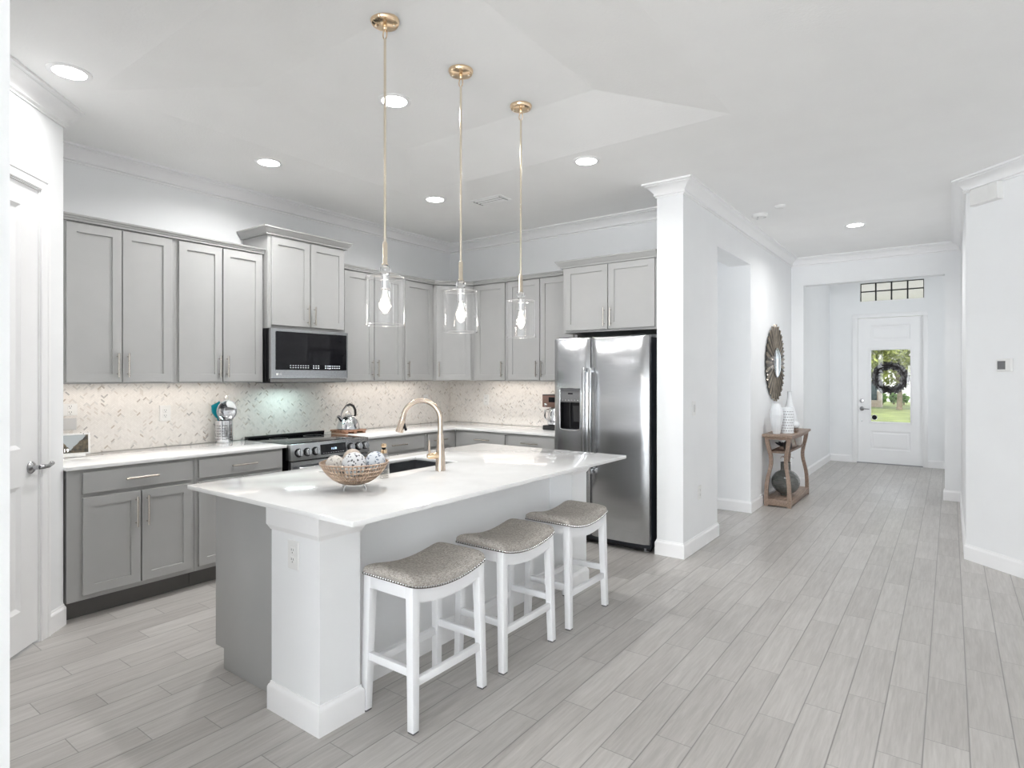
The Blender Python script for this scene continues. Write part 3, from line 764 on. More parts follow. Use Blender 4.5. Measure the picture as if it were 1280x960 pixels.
# ------------------------------------------------------------------ range
rg = thing('range', 'stainless slide-in electric range between the left base cabinets', 'range', (XW + 0.69, 2.692, 0), RZ)
RW = 0.756
MB().box(0.008, RW - 0.008, 0.03, 0.655, 0.03, 0.905).build('body', M['black'], rg)
b = MB().box(0, RW, -0.002, 0.655, 0.905, 0.922); b.build('cooktop', M['black'], rg, bevel=0.002)
for cx, cy, r in ((0.20, 0.18, 0.10), (0.56, 0.18, 0.08), (0.20, 0.47, 0.075), (0.56, 0.47, 0.10)):
    MB().lathe([(r, 0.9222), (r, 0.9224), (r - 0.004, 0.9224), (r - 0.004, 0.9222)], 36, (cx, cy, 0), cap=False).build('burner_ring', M['mgrey'], rg)
b = MB().box(0.0, RW, 0.60, 0.652, 0.922, 0.945); b.build('vent_trim', M['black'], rg, bevel=0.004)
b = MB().prism([(-0.028, 0.795), (-0.012, 0.908), (-0.010, 0.922), (0.05, 0.922), (0.05, 0.795)], -0.004, RW + 0.004, 'x')
cp = b.build('control_panel', M['steel'], rg, bevel=0.002)
TL = math.atan2(0.016, 0.113)
def knob(x, z):
    y = -0.028 + (z - 0.795) * 0.1416
    o = MB().lathe([(0.026, -0.004), (0.025, -0.030), (0.021, -0.034), (0, -0.034)], 22, (0, 0, 0), 'y').box(-0.006, 0.006, -0.042, -0.030, -0.024, 0.024).build('knob', M['steel'], rg)
    o.location = (x, y, z); o.rotation_euler = (-TL, 0, 0)
    MB().lathe([(0.034, 0), (0.034, -0.005), (0.0, -0.006)], 22, (0, 0, 0), 'y').build('knob_ring', M['black'], o)
for x in (0.062, 0.140, 0.216, 0.565, 0.645, 0.716): knob(x, 0.853)
b = MB().box(0.265, 0.515, -0.0015, 0.006, -0.041, 0.041)
ds = b.build('display', M['black'], rg); ds.location = (0, -0.0195, 0.858); ds.rotation_euler = (-TL, 0, 0)
clk = emit('clock_digits', (0.55, 0.75, 1.0), 1.6)
text_mesh('11:18', 0.024, 'clock', clk, ds, (0.392, -0.0018, 0.0), (PI / 2, 0, 0))
dim = emit('panel_print', (0.5, 0.5, 0.52), 0.25)
b = MB()
for k in range(9): b.box(0.285 + k * 0.024, 0.297 + k * 0.024, -0.0019, -0.0016, -0.031, -0.029)
b.build('key_legend', dim, ds)
b = MB().rect(0.004, RW - 0.004, 0.22, 0.785, [(0, 0.03), (0, -0.012), (0.004, -0.016), (0.075, -0.016), (0.078, -0.012)])
dr = b.build('oven_door', M['steel'], rg, ang=20)
b = MB().box(0.082, RW - 0.082, -0.0135, -0.011, 0.30, 0.66); b.build('oven_window', M['black'], dr)
b = MB().cyl((0.04, -0.062, 0.735), (RW - 0.04, -0.062, 0.735), 0.014, seg=16)
for x in (0.07, RW - 0.07): b.box(x - 0.012, x + 0.012, -0.062, -0.014, 0.725, 0.745)
b.build('handle', M['steel'], dr)
MB().rect(0.004, RW - 0.004, 0.045, 0.212, [(0, 0.03), (0, -0.012), (0.004, -0.016)]).build('storage_drawer', M['steel'], rg, ang=20)

# ------------------------------------------------------------------ microwave
mw = thing('microwave', 'stainless over-the-range microwave with black glass door', 'microwave', (-4.39, 2.698, 0), RZ)
MW = 0.752; z0, z1 = 1.398, 1.840
MB().box(0.004, MW - 0.004, 0.012, 0.40, z0, z1).build('case', M['black'], mw)
b = MB().rect(0.0, MW, 1.432, z1, [(0, 0.012), (0, -0.014), (0.003, -0.018), (0.030, -0.018), (0.031, -0.015)])
dm = b.build('door', M['steel'], mw, ang=20)
MB().rect(0.040, MW - 0.018, 1.503, z1 - 0.024, [(0, -0.014), (0, -0.0200), (0.002, -0.0205)]).build('door_glass', M['black'], dm, ang=20)
b = MB()
for r in range(2):
    for k in range(8): b.box(0.165 + k * 0.024, 0.165 + k * 0.024 + 0.011, -0.0213, -0.0207, 1.520 + r * 0.017, 1.524 + r * 0.017)
    for k in range(12):
        if k in (3, 4): continue
        b.box(0.385 + k * 0.024, 0.385 + k * 0.024 + 0.012, -0.0213, -0.0207, 1.518 + r * 0.018, 1.524 + r * 0.018)
b.box(0.548, 0.557, -0.0213, -0.0207, 1.512, 1.520); b.box(0.548, 0.557, -0.0213, -0.0207, 1.534, 1.542)
b.build('key_legend', emit('key_print', (0.8, 0.85, 0.9), 0.45), dm)
wt = mat('white_print', (0.9, 0.9, 0.9), 0.4, var=0.0)
text_mesh('LG', 0.024, 'badge', wt, dm, (0.078, -0.0186, 1.468), (PI / 2, 0, 0))
MB().lathe([(0.010, -0.0192), (0.010, -0.0188), (0, -0.0194)], 18, (0.050, 0, 1.468), 'y').build('badge', wt, dm)
b = MB().prism([(-0.010, 1.430), (0.004, z0 + 0.004), (0.03, z0 + 0.001), (0.03, 1.430)], 0.006, MW - 0.006, 'x')
b.build('vent_grille', M['steel'], mw)
b = MB()
for k in range(9): b.box(0.05 + k * 0.075, 0.10 + k * 0.075, 0.10, 0.30, z0 - 0.004, z0)
b.build('filter', M['dgrey'], mw)

# ------------------------------------------------------------------ fridge
fr = thing('refrigerator', 'stainless side-by-side refrigerator with ice and water dispenser', 'refrigerator', (-2.878, 4.535, 0), 0)
FW = 0.906; XS = 0.368
MB().box(0.004, FW - 0.004, 0.075, 0.735, 0.03, 1.775).build('case', M['navy'], fr, bevel=0.004)
MB().box(0.015, FW - 0.015, 0.085, 0.12, 0.008, 0.095).build('toe_grille', M['blackm'], fr)
for x in (0.05, FW - 0.16): MB().box(x, x + 0.11, 0.02, 0.12, 1.775, 1.795).build('hinge_cover', M['navy'], fr, bevel=0.004)
def fdoor(x0, x1, hole=None):
    """slightly crowned door leaf, optionally with the dispenser opening"""
    N = 14; b = MB(); xs = [x0 + (x1 - x0) * k / N for k in range(N + 1)]
    if hole: xs = sorted(set([q for q in xs if not (abs(q - hole[0]) < 0.012 or abs(q - hole[1]) < 0.012)] + [hole[0], hole[1]]))
    def yy(x):
        t_ = (x - x0) / (x1 - x0); e = min(t_, 1 - t_)
        return 0.012 * (2 * t_ - 1) ** 2 + (0.018 * (1 - e / 0.045) ** 2 if e < 0.045 else 0)
    zs = [0.075, 0.085] + ([hole[2], hole[3]] if hole else [0.6, 1.2]) + [1.772, 1.785]
    ny = [0.008, 0, 0, 0, 0, 0.008]
    vs = [(x, yy(x) + e, z) for z, e in zip(zs, ny) for x in xs]; n = len(xs); fs = []
    for i in range(len(zs) - 1):
        for k in range(n - 1):
            if hole and i == 2 and hole[0] - 1e-6 <= xs[k] and xs[k + 1] <= hole[1] + 1e-6: continue
            fs.append((i * n + k, i * n + k + 1, (i + 1) * n + k + 1, (i + 1) * n + k))
    m_ = len(vs); vs += [(x, 0.068, z) for z in (zs[0], zs[-1]) for x in xs]
    t0 = (len(zs) - 1) * n
    for k in range(n - 1):
        fs.append((k + 1, k, m_ + k, m_ + k + 1)); fs.append((t0 + k, t0 + k + 1, m_ + n + k + 1, m_ + n + k))
        fs.append((m_ + k, m_ + n + k, m_ + n + k + 1, m_ + k + 1))
    for k in (0, n - 1):
        fs.append([i * n + k for i in range(len(zs))] + [m_ + n + k, m_ + k])
    b.add(vs, fs); return b
H = (0.076, 0.276, 0.985, 1.345)
fl = fdoor(0.0, XS - 0.004, H).build('freezer_door', M['steel'], fr, ang=40)
frd = fdoor(XS + 0.004, FW).build('fridge_door', M['steel'], fr, ang=40)
# dispenser
M['dispg'] = mat('dispenser_grey', (0.17, 0.17, 0.175), 0.35, var=0.12, scale=120)
b = MB().box(H[0], H[1], 0.008, 0.055, 1.222, 1.335); dp = b.build('dispenser', M['dispg'], fl, bevel=0.003)
b = MB(); b.cur = 0
b.box(H[0], H[1], 0.052, 0.056, H[2], 1.222); b.box(H[0], H[0] + 0.004, 0.008, 0.055, H[2], 1.222); b.box(H[1] - 0.004, H[1], 0.008, 0.055, H[2], 1.222)
b.box(H[0], H[1], 0.004, 0.055, H[2], H[2] + 0.012)
b.build('dispenser_recess', M['black'], fl)
arc = [(H[0] + (H[1] - H[0]) * k / 10, 1.335 + 0.012 * math.sin(PI * k / 10)) for k in range(11)]
b = MB().prism([(H[0], 1.318)] + arc + [(H[1], 1.318)], 0.000, 0.03, 'y'); b.build('dispenser_hood', M['dgrey'], fl)
b = MB()
b.tube([(H[0] - 0.004, 0.004, 1.33), (H[0] - 0.005, 0.002, 1.15), (H[0] - 0.002, 0.002, 0.990), (H[0] + 0.03, 0.0, 0.978), ((H[0] + H[1]) / 2, -0.004, 0.974), (H[1] - 0.03, 0.0, 0.978), (H[1] + 0.002, 0.002, 0.990), (H[1] + 0.005, 0.002, 1.15), (H[1] + 0.004, 0.004, 1.33)], 0.0065, 8)
b.build('dispenser_frame', M['steelv'], fl)
b = MB().box(0.150, 0.160, 0.035, 0.052, 1.0, 1.222); b.prism([(0.185, 1.19), (0.255, 1.19), (0.245, 1.05), (0.195, 1.05)], 0.034, 0.042, 'y'); b.build('dispenser_paddle', M['blackm'], fl)
b = MB()
for k in range(6): MB().box(H[0] + 0.014 + k * 0.031, H[0] + 0.026 + k * 0.031, 0.0068, 0.0082, 1.236, 1.243).build('dispenser_key', M['steelv'], fl)
MB().box(0.152, 0.200, 0.0066, 0.0082, 1.292, 1.304).build('dispenser_screen', M['black'], fl)
for door, xh in ((fl, XS - 0.030), (frd, XS + 0.034)):
    b = MB(); pts = []; N = 16
    for k in range(N + 1):
        t_ = k / N; pts.append((xh, -0.052 - 0.014 * math.sin(PI * t_), 0.62 + (1.525 - 0.62) * t_))
    vs = []
    for x, y, z in pts: vs += [(x - 0.013, y, z), (x + 0.013, y, z), (x + 0.011, y + 0.016, z), (x - 0.011, y + 0.016, z)]
    fs = [(3, 2, 1, 0), tuple(N * 4 + k for k in range(4))]
    for i in range(N):
        for k in range(4): fs.append((i * 4 + k, i * 4 + (k + 1) % 4, i * 4 + 4 + (k + 1) % 4, i * 4 + 4 + k))
    b.add(vs, fs)
    for z in (0.640, 1.505): b.box(xh - 0.013, xh + 0.013, -0.045, 0.006, z - 0.020, z + 0.020)
    b.build('handle', M['steelv'], door, bevel=0.002)
# round badge
bd = MB().lathe([(0.021, 0.014), (0.021, 0.006), (0.019, 0.005), (0, 0.005)], 26, (FW - 0.105, 0, 1.715), 'y').build('badge', M['dgrey'], frd)
MB().lathe([(0.0165, 0.0046), (0.0165, 0.0038), (0.0150, 0.0038), (0.0150, 0.0046)], 26, (FW - 0.105, 0, 1.715), 'y', cap=False).build('badge_ring', M['steelv'], bd)
text_mesh('GE', 0.018, 'lettering', M['steelv'], bd, (FW - 0.105, 0.0044, 1.715), (PI / 2, 0, 0))
for x in (0.06, FW - 0.06):
    for y in (0.10, 0.66): MB().cyl((x, y, 0.0), (x, y, 0.035), 0.018, seg=12).build('foot', M['mgrey'], fr)
# ------------------------------------------------------------------ counter stools
def smooth_seat(hx, hy):
    """saddle cushion: ends raised, edges rolled down to the apron"""
    NX, NY = 18, 28; b = MB()
    def base_z(y): return 0.600 - 0.040 * (1 - (y / hy) ** 2)
    def sgn(t_, p_): return math.copysign(abs(t_) ** p_, t_)
    top = []
    for i in range(NX + 1):
        for j in range(NY + 1):
            u = -1 + 2 * i / NX; v = -1 + 2 * j / NY
            u2 = sgn(math.sin(u * PI / 2), 1); v2 = sgn(math.sin(v * PI / 2), 1)
            x, y = u2 * hx, v2 * hy
            # slightly rounded plan corners
            k = max(0, abs(u2) - 0.86) / 0.14; l_ = max(0, abs(v2) - 0.90) / 0.10
            rr = 1 - 0.045 * k * k * l_ * l_
            x *= rr; y *= rr
            e = max(0, (1 - u2 ** 6)) ** 0.45 * max(0, (1 - v2 ** 8)) ** 0.45
            top.append((x, y, base_z(y) + 0.010 + 0.046 * e))
    n = NY + 1
    fs = [(i * n + j, (i + 1) * n + j, (i + 1) * n + j + 1, i * n + j + 1) for i in range(NX) for j in range(NY)]
    rim = [j for j in range(n)] + [i * n + NY for i in range(1, NX + 1)] + [NX * n + j for j in range(NY - 1, -1, -1)] + [i * n for i in range(NX - 1, 0, -1)]
    m_ = len(top); low = [(top[k][0] * 0.985, top[k][1] * 0.985, base_z(top[k][1]) - 0.004) for k in rim]
    q = len(rim)
    fs += [(rim[k], rim[(k + 1) % q], m_ + (k + 1) % q, m_ + k) for k in range(q)]
    fs.append(tuple(m_ + k for k in range(q)))
    b.add(top + low, fs)
    return b, [top[k] for k in rim], base_z
def make_stool():
    t = thing('counter_stool', 'white counter stool with grey woven saddle seat, nearest the camera beside the near pillar', 'stool', (0, 0, 0), 0, 'saddle-seat counter stools at the island')
    hx, hy = 0.158, 0.240
    sb, rim, bz = smooth_seat(hx, hy)
    seat = sb.build('seat', M['fabric'], t, ang=60)
    b = MB(); L = 0; prev = rim[-1]; step = 0.0150; acc = 0
    for k in range(len(rim)):
        a, c = Vector(rim[k - 1]), Vector(rim[k]); d_ = (c - a).length
        if d_ < 1e-6: continue
        while acc < d_:
            p_ = a + (c - a) * (acc / d_); k_ = 1 + 0.0022 / Vector((p_.x, p_.y)).length
            b.sphere((p_.x * k_, p_.y * k_, p_.z - 0.0075), 0.0046, 8, 5); acc += step
        acc -= d_
    b.build('nailhead_trim', M['chrome'], seat)
    wp = [(p_[0] * 1.003, p_[1] * 1.003, p_[2] - 0.0125) for p_ in rim if True]
    MB().tube(wp + wp[:1], 0.0026, 6, cap=False).build('welt', mat('seat_welt', (0.10, 0.09, 0.08), 0.8), seat)
    # legs, splayed slightly out to the floor
    for sx in (1, -1):
        for sy in (1, -1):
            tx, ty, fx_, fy_ = sx * 0.150, sy * 0.230, sx * 0.1615, sy * 0.238
            w1, w0 = 0.042, 0.035
            def sq(cx, cy, w, z): return [(cx, cy, z), (cx - sx * w, cy, z), (cx - sx * w, cy - sy * w, z), (cx, cy - sy * w, z)]
            bt, tp = sq(fx_, fy_, w0, 0.006), sq(tx, ty, w1, 0.592)
            if sx * sy > 0: bt, tp = bt, tp
            lg = MB().hexa(bt, tp).build('leg', M['white'], t, bevel=0.003)
            fb, ft = sq(fx_ - sx * 0.002, fy_ - sy * 0.002, w0 - 0.004, 0.0), sq(fx_ - sx * 0.002, fy_ - sy * 0.002, w0 - 0.004, 0.0065)
            MB().hexa(fb, ft).build('glide', M['dgrey'], lg)
    # curved aprons front and back, straight ones at the ends
    for sx in (1, -1):
        N = 20; vs = []
        for k in range(N + 1):
            y = -0.196 + 0.392 * k / N; z = bz(y * 1.0) - 0.002
            zb = z - 0.060
            xo, xi = sx * 0.149, sx * 0.127
            vs += [(xo, y, z), (xo + sx * 0.002, y, zb), (xi, y, zb), (xi, y, z)]
        fs = [(3, 2, 1, 0), tuple(N * 4 + k for k in range(4))]
        for i in range(N):
            for k in range(4): fs.append((i * 4 + k, i * 4 + (k + 1) % 4, i * 4 + 4 + (k + 1) % 4, i * 4 + 4 + k))
        MB().add(vs, fs).build('apron', M['white'], t, ang=30)
    for sy in (1, -1):
        MB().box(-0.115, 0.115, min(sy * 0.207, sy * 0.229), max(sy * 0.207, sy * 0.229), 0.538, 0.594).build('apron', M['white'], t, bevel=0.002)
    for sx in (1, -1):
        c = sx * 0.1415
        MB().box(c - 0.011, c + 0.011, -0.205, 0.205, 0.182, 0.215).build('stretcher', M['white'], t, bevel=0.002)
    for sy in (1, -1):
        c = sy * 0.218
        MB().box(-0.128, 0.128, c - 0.011, c + 0.011, 0.224, 0.258).build('stretcher', M['white'], t, bevel=0.002)
    return t
st1 = make_stool(); st1.location = (-1.905, 1.936, 0)
copy_thing(st1, (-1.905, 2.540, 0), 0, 'white counter stool with grey woven saddle seat, the middle of the row along the island')
copy_thing(st1, (-1.905, 3.165, 0), 0, 'white counter stool with grey woven saddle seat, farthest along the island near the fridge')

# ------------------------------------------------------------------ pendants
def make_pendant(top):
    t = thing('pendant_light', 'clear glass cylinder pendant on gold rod, the one nearest the camera', 'pendant light', (0, 0, 0), 0, 'glass pendants over the island')
    b = MB().lathe([(0.0, -0.024), (0.045, -0.024), (0.060, -0.020), (0.066, -0.010), (0.066, 0.0), (0, 0)], 36, (0, 0, top))
    cn = b.build('canopy', M['gold'], t)
    for a in (0.6, 0.6 + PI): MB().sphere((0.042 * math.cos(a), 0.042 * math.sin(a), top - 0.026), 0.0065, 10, 6).build('canopy_screw', M['rod'], cn)
    MB().lathe([(0.0, -0.046), (0.006, -0.044), (0.010, -0.036), (0.010, -0.024)], 14, (0, 0, top)).build('canopy_stem', M['gold'], cn)
    pts = [(0.013 * math.cos(a), 0, top - 0.066 + 0.022 * math.sin(a)) for a in [2 * PI * k / 20 for k in range(21)]]
    MB().tube(pts, 0.0026, 8, cap=False).build('chain_loop', M['gold'], t)
    MB().cyl((0, 0, top - 0.086), (0, 0, 2.0551), 0.0058, seg=12).build('rod', M['rod'], t)
    MB().lathe([(0.007, 2.0698), (0.0115, 2.0600), (0.0115, 1.9722), (0.016, 1.9653), (0.016, 1.9595), (0, 1.9595)], 16).build('sleeve', M['rod'], t)
    b = MB().sphere((0, 0, 1.9409), 0.0265, 14, 8); b.build('crystal_ball', M['crystal'], t, ang=5)
    r = 0.0915
    b = MB().lathe([(0.018, 1.9128), (0.060, 1.9118), (r - 0.010, 1.9088), (r - 0.002, 1.9028), (r, 1.8948), (r, 1.6872)], 56, cap=False); b.cur = 1
    def ring_(R_, z_, t_):
        b.tube([(R_ * math.cos(a), R_ * math.sin(a), z_) for a in [2 * PI * k / 56 for k in range(57)]], t_, 6, cap=False)
    ring_(r - 0.0012, 1.6872, 0.0020); ring_(r - 0.0035, 1.9038, 0.0022)
    b.build('glass_shade', [M['glass'], M['glassrim']], t, ang=50)
    MB().lathe([(0.0, 1.9185), (0.021, 1.9175), (0.021, 1.8599), (0.025, 1.8580), (0.025, 1.8521), (0.0, 1.8521)], 22).build('socket', M['chrome'], t)
    bl = MB().lathe([(0.013, 1.8521), (0.014, 1.8355), (0.020, 1.8160), (0.0305, 1.7867), (0.0315, 1.7721), (0.026, 1.7545), (0.012, 1.7408), (0, 1.7389)], 22).build('bulb', M['bulbglass'], t)
    fb = MB()
    for k in range(4):
        a = k * PI / 2
        fb.tube([(0.006 * math.cos(a), 0.006 * math.sin(a), 1.8453), (0.015 * math.cos(a), 0.015 * math.sin(a), 1.7818), (0.006 * math.cos(a + .5), 0.006 * math.sin(a + .5), 1.7574)], 0.0028, 6)
    fb.build('filament', M['bulb'], bl)
    return t
PEND = ((-2.096, 1.863), (-2.114, 2.411), (-2.096, 2.940))
pd = make_pendant(zt - 0.0005); pd.location = (*PEND[0], 0)
copy_thing(pd, (*PEND[1], 0), 0, 'clear glass cylinder pendant on gold rod, the middle one over the island')
copy_thing(pd, (*PEND[2], 0), 0, 'clear glass cylinder pendant on gold rod, farthest of the row and closest to the fridge')
for x, y in PEND: lamp('pendant_bulb_light', 'POINT', (x, y, 1.79), energy=BULB_W, color=(1, 0.93, 0.84), shadow_soft_size=0.03)

# ------------------------------------------------------------------ recessed lights
def can(x, y, z, label, k=1.0):
    t = thing('recessed_light', label, 'ceiling light', (x, y, z), 0, 'recessed ceiling lights')
    MB().lathe([(0.098, 0.0), (0.098, -0.004), (0.090, -0.008), (0.074, -0.006), (0.072, 0.0)], 40, cap=False).build('trim_ring', M['trim'], t)
    MB().lathe([(0.074, -0.002), (0.074, -0.0045), (0, -0.0055)], 40).build('lens', M['lens'], t)
    lamp('recessed_lamp', 'AREA', (x, y, z - 0.012), energy=CAN_W * k, color=(1, 0.993, 0.985), shape='DISK', size=0.14, spread=math.radians(155))
can(-3.636, 1.117, ZC, 'round recessed ceiling light beside the pantry wall crown, top left corner', 0.33)
can(-4.002, 2.449, ZC, 'round recessed ceiling light in front of the raised microwave cabinet')
can(-3.654, 3.826, ZC, 'round recessed ceiling light near the kitchen corner, left of the air vent')
can(-2.122, 3.793, ZC, 'round recessed ceiling light between the fridge and the tray ceiling corner', 0.42)
can(-2.665, 2.442, zt, 'round recessed ceiling light up inside the tray, behind the nearest pendant rod')
can(-0.789, 7.033, ZC, 'round recessed ceiling light in the hall, in front of the entry opening')

# ceiling air vent
t = thing('air_vent', 'white slatted air vent in the ceiling near the kitchen corner', 'vent', (-3.277, 4.133, ZC), 0)
MB().rect(-0.165, 0.165, -0.085, 0.085, [(0, 0), (0, -0.004), (0.018, -0.008), (0.020, -0.001)], back=False).build('frame', M['trim'], t)
fr_ = t.children[0]
fr_.data.transform(Matrix.Rotation(PI / 2, 4, 'X'))
for v_ in fr_.data.vertices: v_.co.z = -abs(v_.co.z)
for k in range(3):
    y = -0.050 + k * 0.044
    MB().hexa([(-0.140, y + 0.008, -0.011), (0.140, y + 0.008, -0.011), (0.140, y + 0.012, -0.010), (-0.140, y + 0.012, -0.010)],
              [(-0.140, y - 0.006, -0.003), (0.140, y - 0.006, -0.003), (0.140, y - 0.002, -0.002), (-0.140, y - 0.002, -0.002)]).build('slat', M['trim'], t)
for x in (-0.143, 0.140): MB().box(x, x + 0.003, -0.060, 0.068, -0.012, -0.002).build('end_plate', M['mgrey'], t)
MB().box(-0.146, 0.146, -0.066, 0.066, -0.0015, -0.0005).build('duct_shade', M['blackm'], t)  # flat black sheet, paints the shade seen between the slats
# smoke alarm and sensor in the hall ceiling
t = thing('smoke_alarm', 'round white slotted smoke alarm on the hall ceiling by the crown', 'smoke alarm', (-1.477, 6.038, ZC), 0)
MB().lathe([(0.070, 0), (0.070, -0.012), (0.062, -0.030), (0.040, -0.034), (0, -0.034)], 32).build('body', M['plastic'], t)
for a in (0.3, 2.4, 4.5):
    MB().box(0.030, 0.052, -0.006, 0.006, -0.0350, -0.0325).build('slot', M['mgrey'], t, rot=(0, 0, a))
t = MB().lathe([(0.045, ZC), (0.045, ZC - 0.010), (0.034, ZC - 0.024), (0, ZC - 0.026)], 28, (-1.254, 5.835, 0)).build('ceiling_sensor', M['plastic'])
tag(t, 'small plain white dome sensor on the hall ceiling beside the smoke alarm', 'sensor')

# ------------------------------------------------------------------ faucet
fa = thing('faucet', 'champagne bronze pull-down faucet with high arch at the island sink', 'faucet', (-2.318, 2.470, ZW + 0.0005), math.radians(210))
# local +X is the direction of the spout
b = MB().lathe([(0.029, 0), (0.0285, 0.004), (0.0270, 0.05), (0.0215, 0.14), (0.0175, 0.205)], 26); b.build('body', M['bronze'], fa)
pts = [(0, 0, 0.20)]; R_ = 0.108; zc_ = 0.285
pts += [(0, 0, zc_)] + [(R_ - R_ * math.cos(a), 0, zc_ + R_ * math.sin(a)) for a in [PI * k / 18 for k in range(1, 17)]]
lx, lz = pts[-1][0], pts[-1][2]
pts += [(lx + 0.006, 0, lz - 0.022)]
MB().tube(pts, [0.0150] * len(pts), 16).build('spout', M['bronze'], fa)
sx_, sz_ = pts[-1][0], pts[-1][2]
dx_, dz_ = 0.26, -0.966
def al(s_): return (sx_ + dx_ * s_, 0, sz_ + dz_ * s_)
sp_ = MB().tube([al(0), al(0.012), al(0.014), al(0.085), al(0.090)], [0.0155, 0.0165, 0.0165, 0.0225, 0.0205], 18).build('spray_head', M['bronze'], fa)
MB().box(-0.006, 0.006, -0.009, 0.009, -0.032, 0.032).build('spray_button', M['black'], sp_, bevel=0.003, loc=(al(0.05)[0] - 0.019, -0.004, al(0.05)[2]), rot=(0, 0.30, 0))
b = MB()
hb = b.tube([(0.0, 0.0, 0.083), (0.020, 0.012, 0.083), (0.058, 0.036, 0.083), (0.066, 0.041, 0.083)], [0.019, 0.019, 0.017, 0.010], 14).build('handle_hub', M['gold'], fa)
MB().tube([(0.052, 0.033, 0.090), (0.056, 0.036, 0.125), (0.056, 0.036, 0.172)], [0.0075, 0.0065, 0.0055], 10).build('handle', M['bronze'], hb)

# ------------------------------------------------------------------ bowl with decorative balls, bottle
BW = (-2.262, 1.822)
bo = thing('wire_bowl', 'gold pierced metal bowl of decorative balls on the island worktop', 'bowl', (*BW, ZW + 0.0005))
prof = [(0.020, 0.026), (0.045, 0.028), (0.072, 0.037), (0.097, 0.052), (0.117, 0.070), (0.134, 0.090), (0.147, 0.110), (0.156, 0.126)]
MB().lathe(prof, 52, cap=False).build('basket', M['rattan'], bo, wire=0.0078)
MB().lathe([(0.021, 0.0245), (0.021, 0.029), (0.0, 0.029)], 24).build('base_disc', M['rattan'], bo)
pts = [(0.1565 * math.cos(a), 0.1565 * math.sin(a), 0.1265) for a in [2 * PI * k / 60 for k in range(61)]]
MB().tube(pts, 0.0032, 8, cap=False).build('rim', M['rattan'], bo)
for k in range(4):
    a = 0.15 + k * PI / 2
    MB().tube([(0.055 * math.cos(a), 0.055 * math.sin(a), 0.034), (0.068 * math.cos(a), 0.068 * math.sin(a), 0.012), (0.071 * math.cos(a), 0.071 * math.sin(a), 0.0)], [0.0042, 0.004, 0.0035], 8).build('foot', M['chrome'], bo)
def ball(x, y, z, r, m, label):
    o = MB().sphere((0, 0, 0), r, 28, 18).build('decorative_ball', m); o.location = (BW[0] + x, BW[1] + y, ZW + z)
    tag(o, label, 'ball', 'decorative balls in the bowl')
def lr(a, c): return (a * 0.8056 - c * 0.5925, a * 0.5925 + c * 0.8056)    # a along the picture's right, c away
ball(*lr(-0.030, 0.078), 0.135, 0.044, M['tan'], 'plain tan woven ball at the back of the gold bowl')
ball(*lr(0.006, -0.024), 0.120, 0.056, M['ballw'], 'largest white ball with black speckles in the middle of the gold bowl')
ball(*lr(0.096, 0.014), 0.129, 0.046, M['ballb'], 'bluish white speckled ball at the right side of the gold bowl')
ball(*lr(-0.088, -0.012), 0.117, 0.043, speck('pale_ball', (0.66, 0.62, 0.57), (0.32, 0.29, 0.26), 120, 0.18), 'pale beige speckled ball at the left side of the gold bowl')
ball(*lr(0.066, 0.084), 0.132, 0.034, mat('brown_ball', (0.10, 0.075, 0.06), 0.7, var=0.5, scale=40), 'small dark brown ball behind the blue speckled one in the gold bowl')
bt = thing('soap_bottle', 'clear glass bottle with gold neck on the island beside the faucet', 'bottle', (-2.392, 2.118, ZW + 0.0005))
MB().lathe([(0.026, 0.0), (0.029, 0.003), (0.029, 0.105), (0.026, 0.118), (0.013, 0.130), (0.012, 0.140), (0.0105, 0.140), (0.011, 0.129), (0.0235, 0.117), (0.0265, 0.104), (0.0265, 0.008), (0, 0.006)], 28).build('glass_body', M['glass'], bt, ang=50)
MB().lathe([(0.0265, 0.0085), (0.0265, 0.04), (0, 0.04)], 24).build('liquid', glass('pale_liquid', (0.92, 0.90, 0.86)), bt)
MB().lathe([(0.0165, 0.128), (0.0165, 0.146), (0.012, 0.149), (0, 0.149)], 20).build('collar', M['gold'], bt)
MB().lathe([(0.010, 0.149), (0.010, 0.158), (0, 0.158)], 16).build('stopper', M['black'], bt)
MB().lathe([(0.012, 0.158), (0.0145, 0.162), (0.0145, 0.174), (0.010, 0.178), (0, 0.178)], 18).build('cap', M['gold'], bt)

# ------------------------------------------------------------------ things on the worktops
# utensil canister
cn = thing('utensil_canister', 'perforated stainless canister of cooking utensils left of the range', 'canister', (-4.700, 2.486, ZW + 0.0005))
r = 0.064; b = MB(); NS, NR = 56, 15
def hole(k, j): return (k % 7) in (1, 3, 5) and j % 2 == 1 and 1 < j < 14
vs = []; zs = [0.0, 0.006] + [0.016 + 0.0105 * j for j in range(NR)] + [0.172, 0.176]
for z in zs:
    for k in range(NS): vs.append((r * math.cos(2 * PI * k / NS), r * math.sin(2 * PI * k / NS), z))
fs = []
for j in range(len(zs) - 1):
    for k in range(NS):
        if hole(k, j): continue
        fs.append((j * NS + k, j * NS + (k + 1) % NS, (j + 1) * NS + (k + 1) % NS, (j + 1) * NS + k))
fs.append(tuple(reversed(range(NS))))
b.add(vs, fs); b.build('body', M['steelv'], cn, solid=0.0012)
MB().lathe([(r - 0.006, 0.004), (r - 0.006, 0.16)], 40, cap=False).build('liner', M['mgrey'], cn)
def utensil(name, label, parts, loc, rot):
    t = thing(name, label, 'utensil', loc, 0, 'utensils in the canister'); t.rotation_euler = rot
    for nm, bb, m in parts: bb.build(nm, m, t)
    return t
c0 = Vector((-4.700, 2.486, ZW + 0.012))
sh = MB().cyl((0, 0, 0), (0, 0, 0.19), 0.005, seg=8)
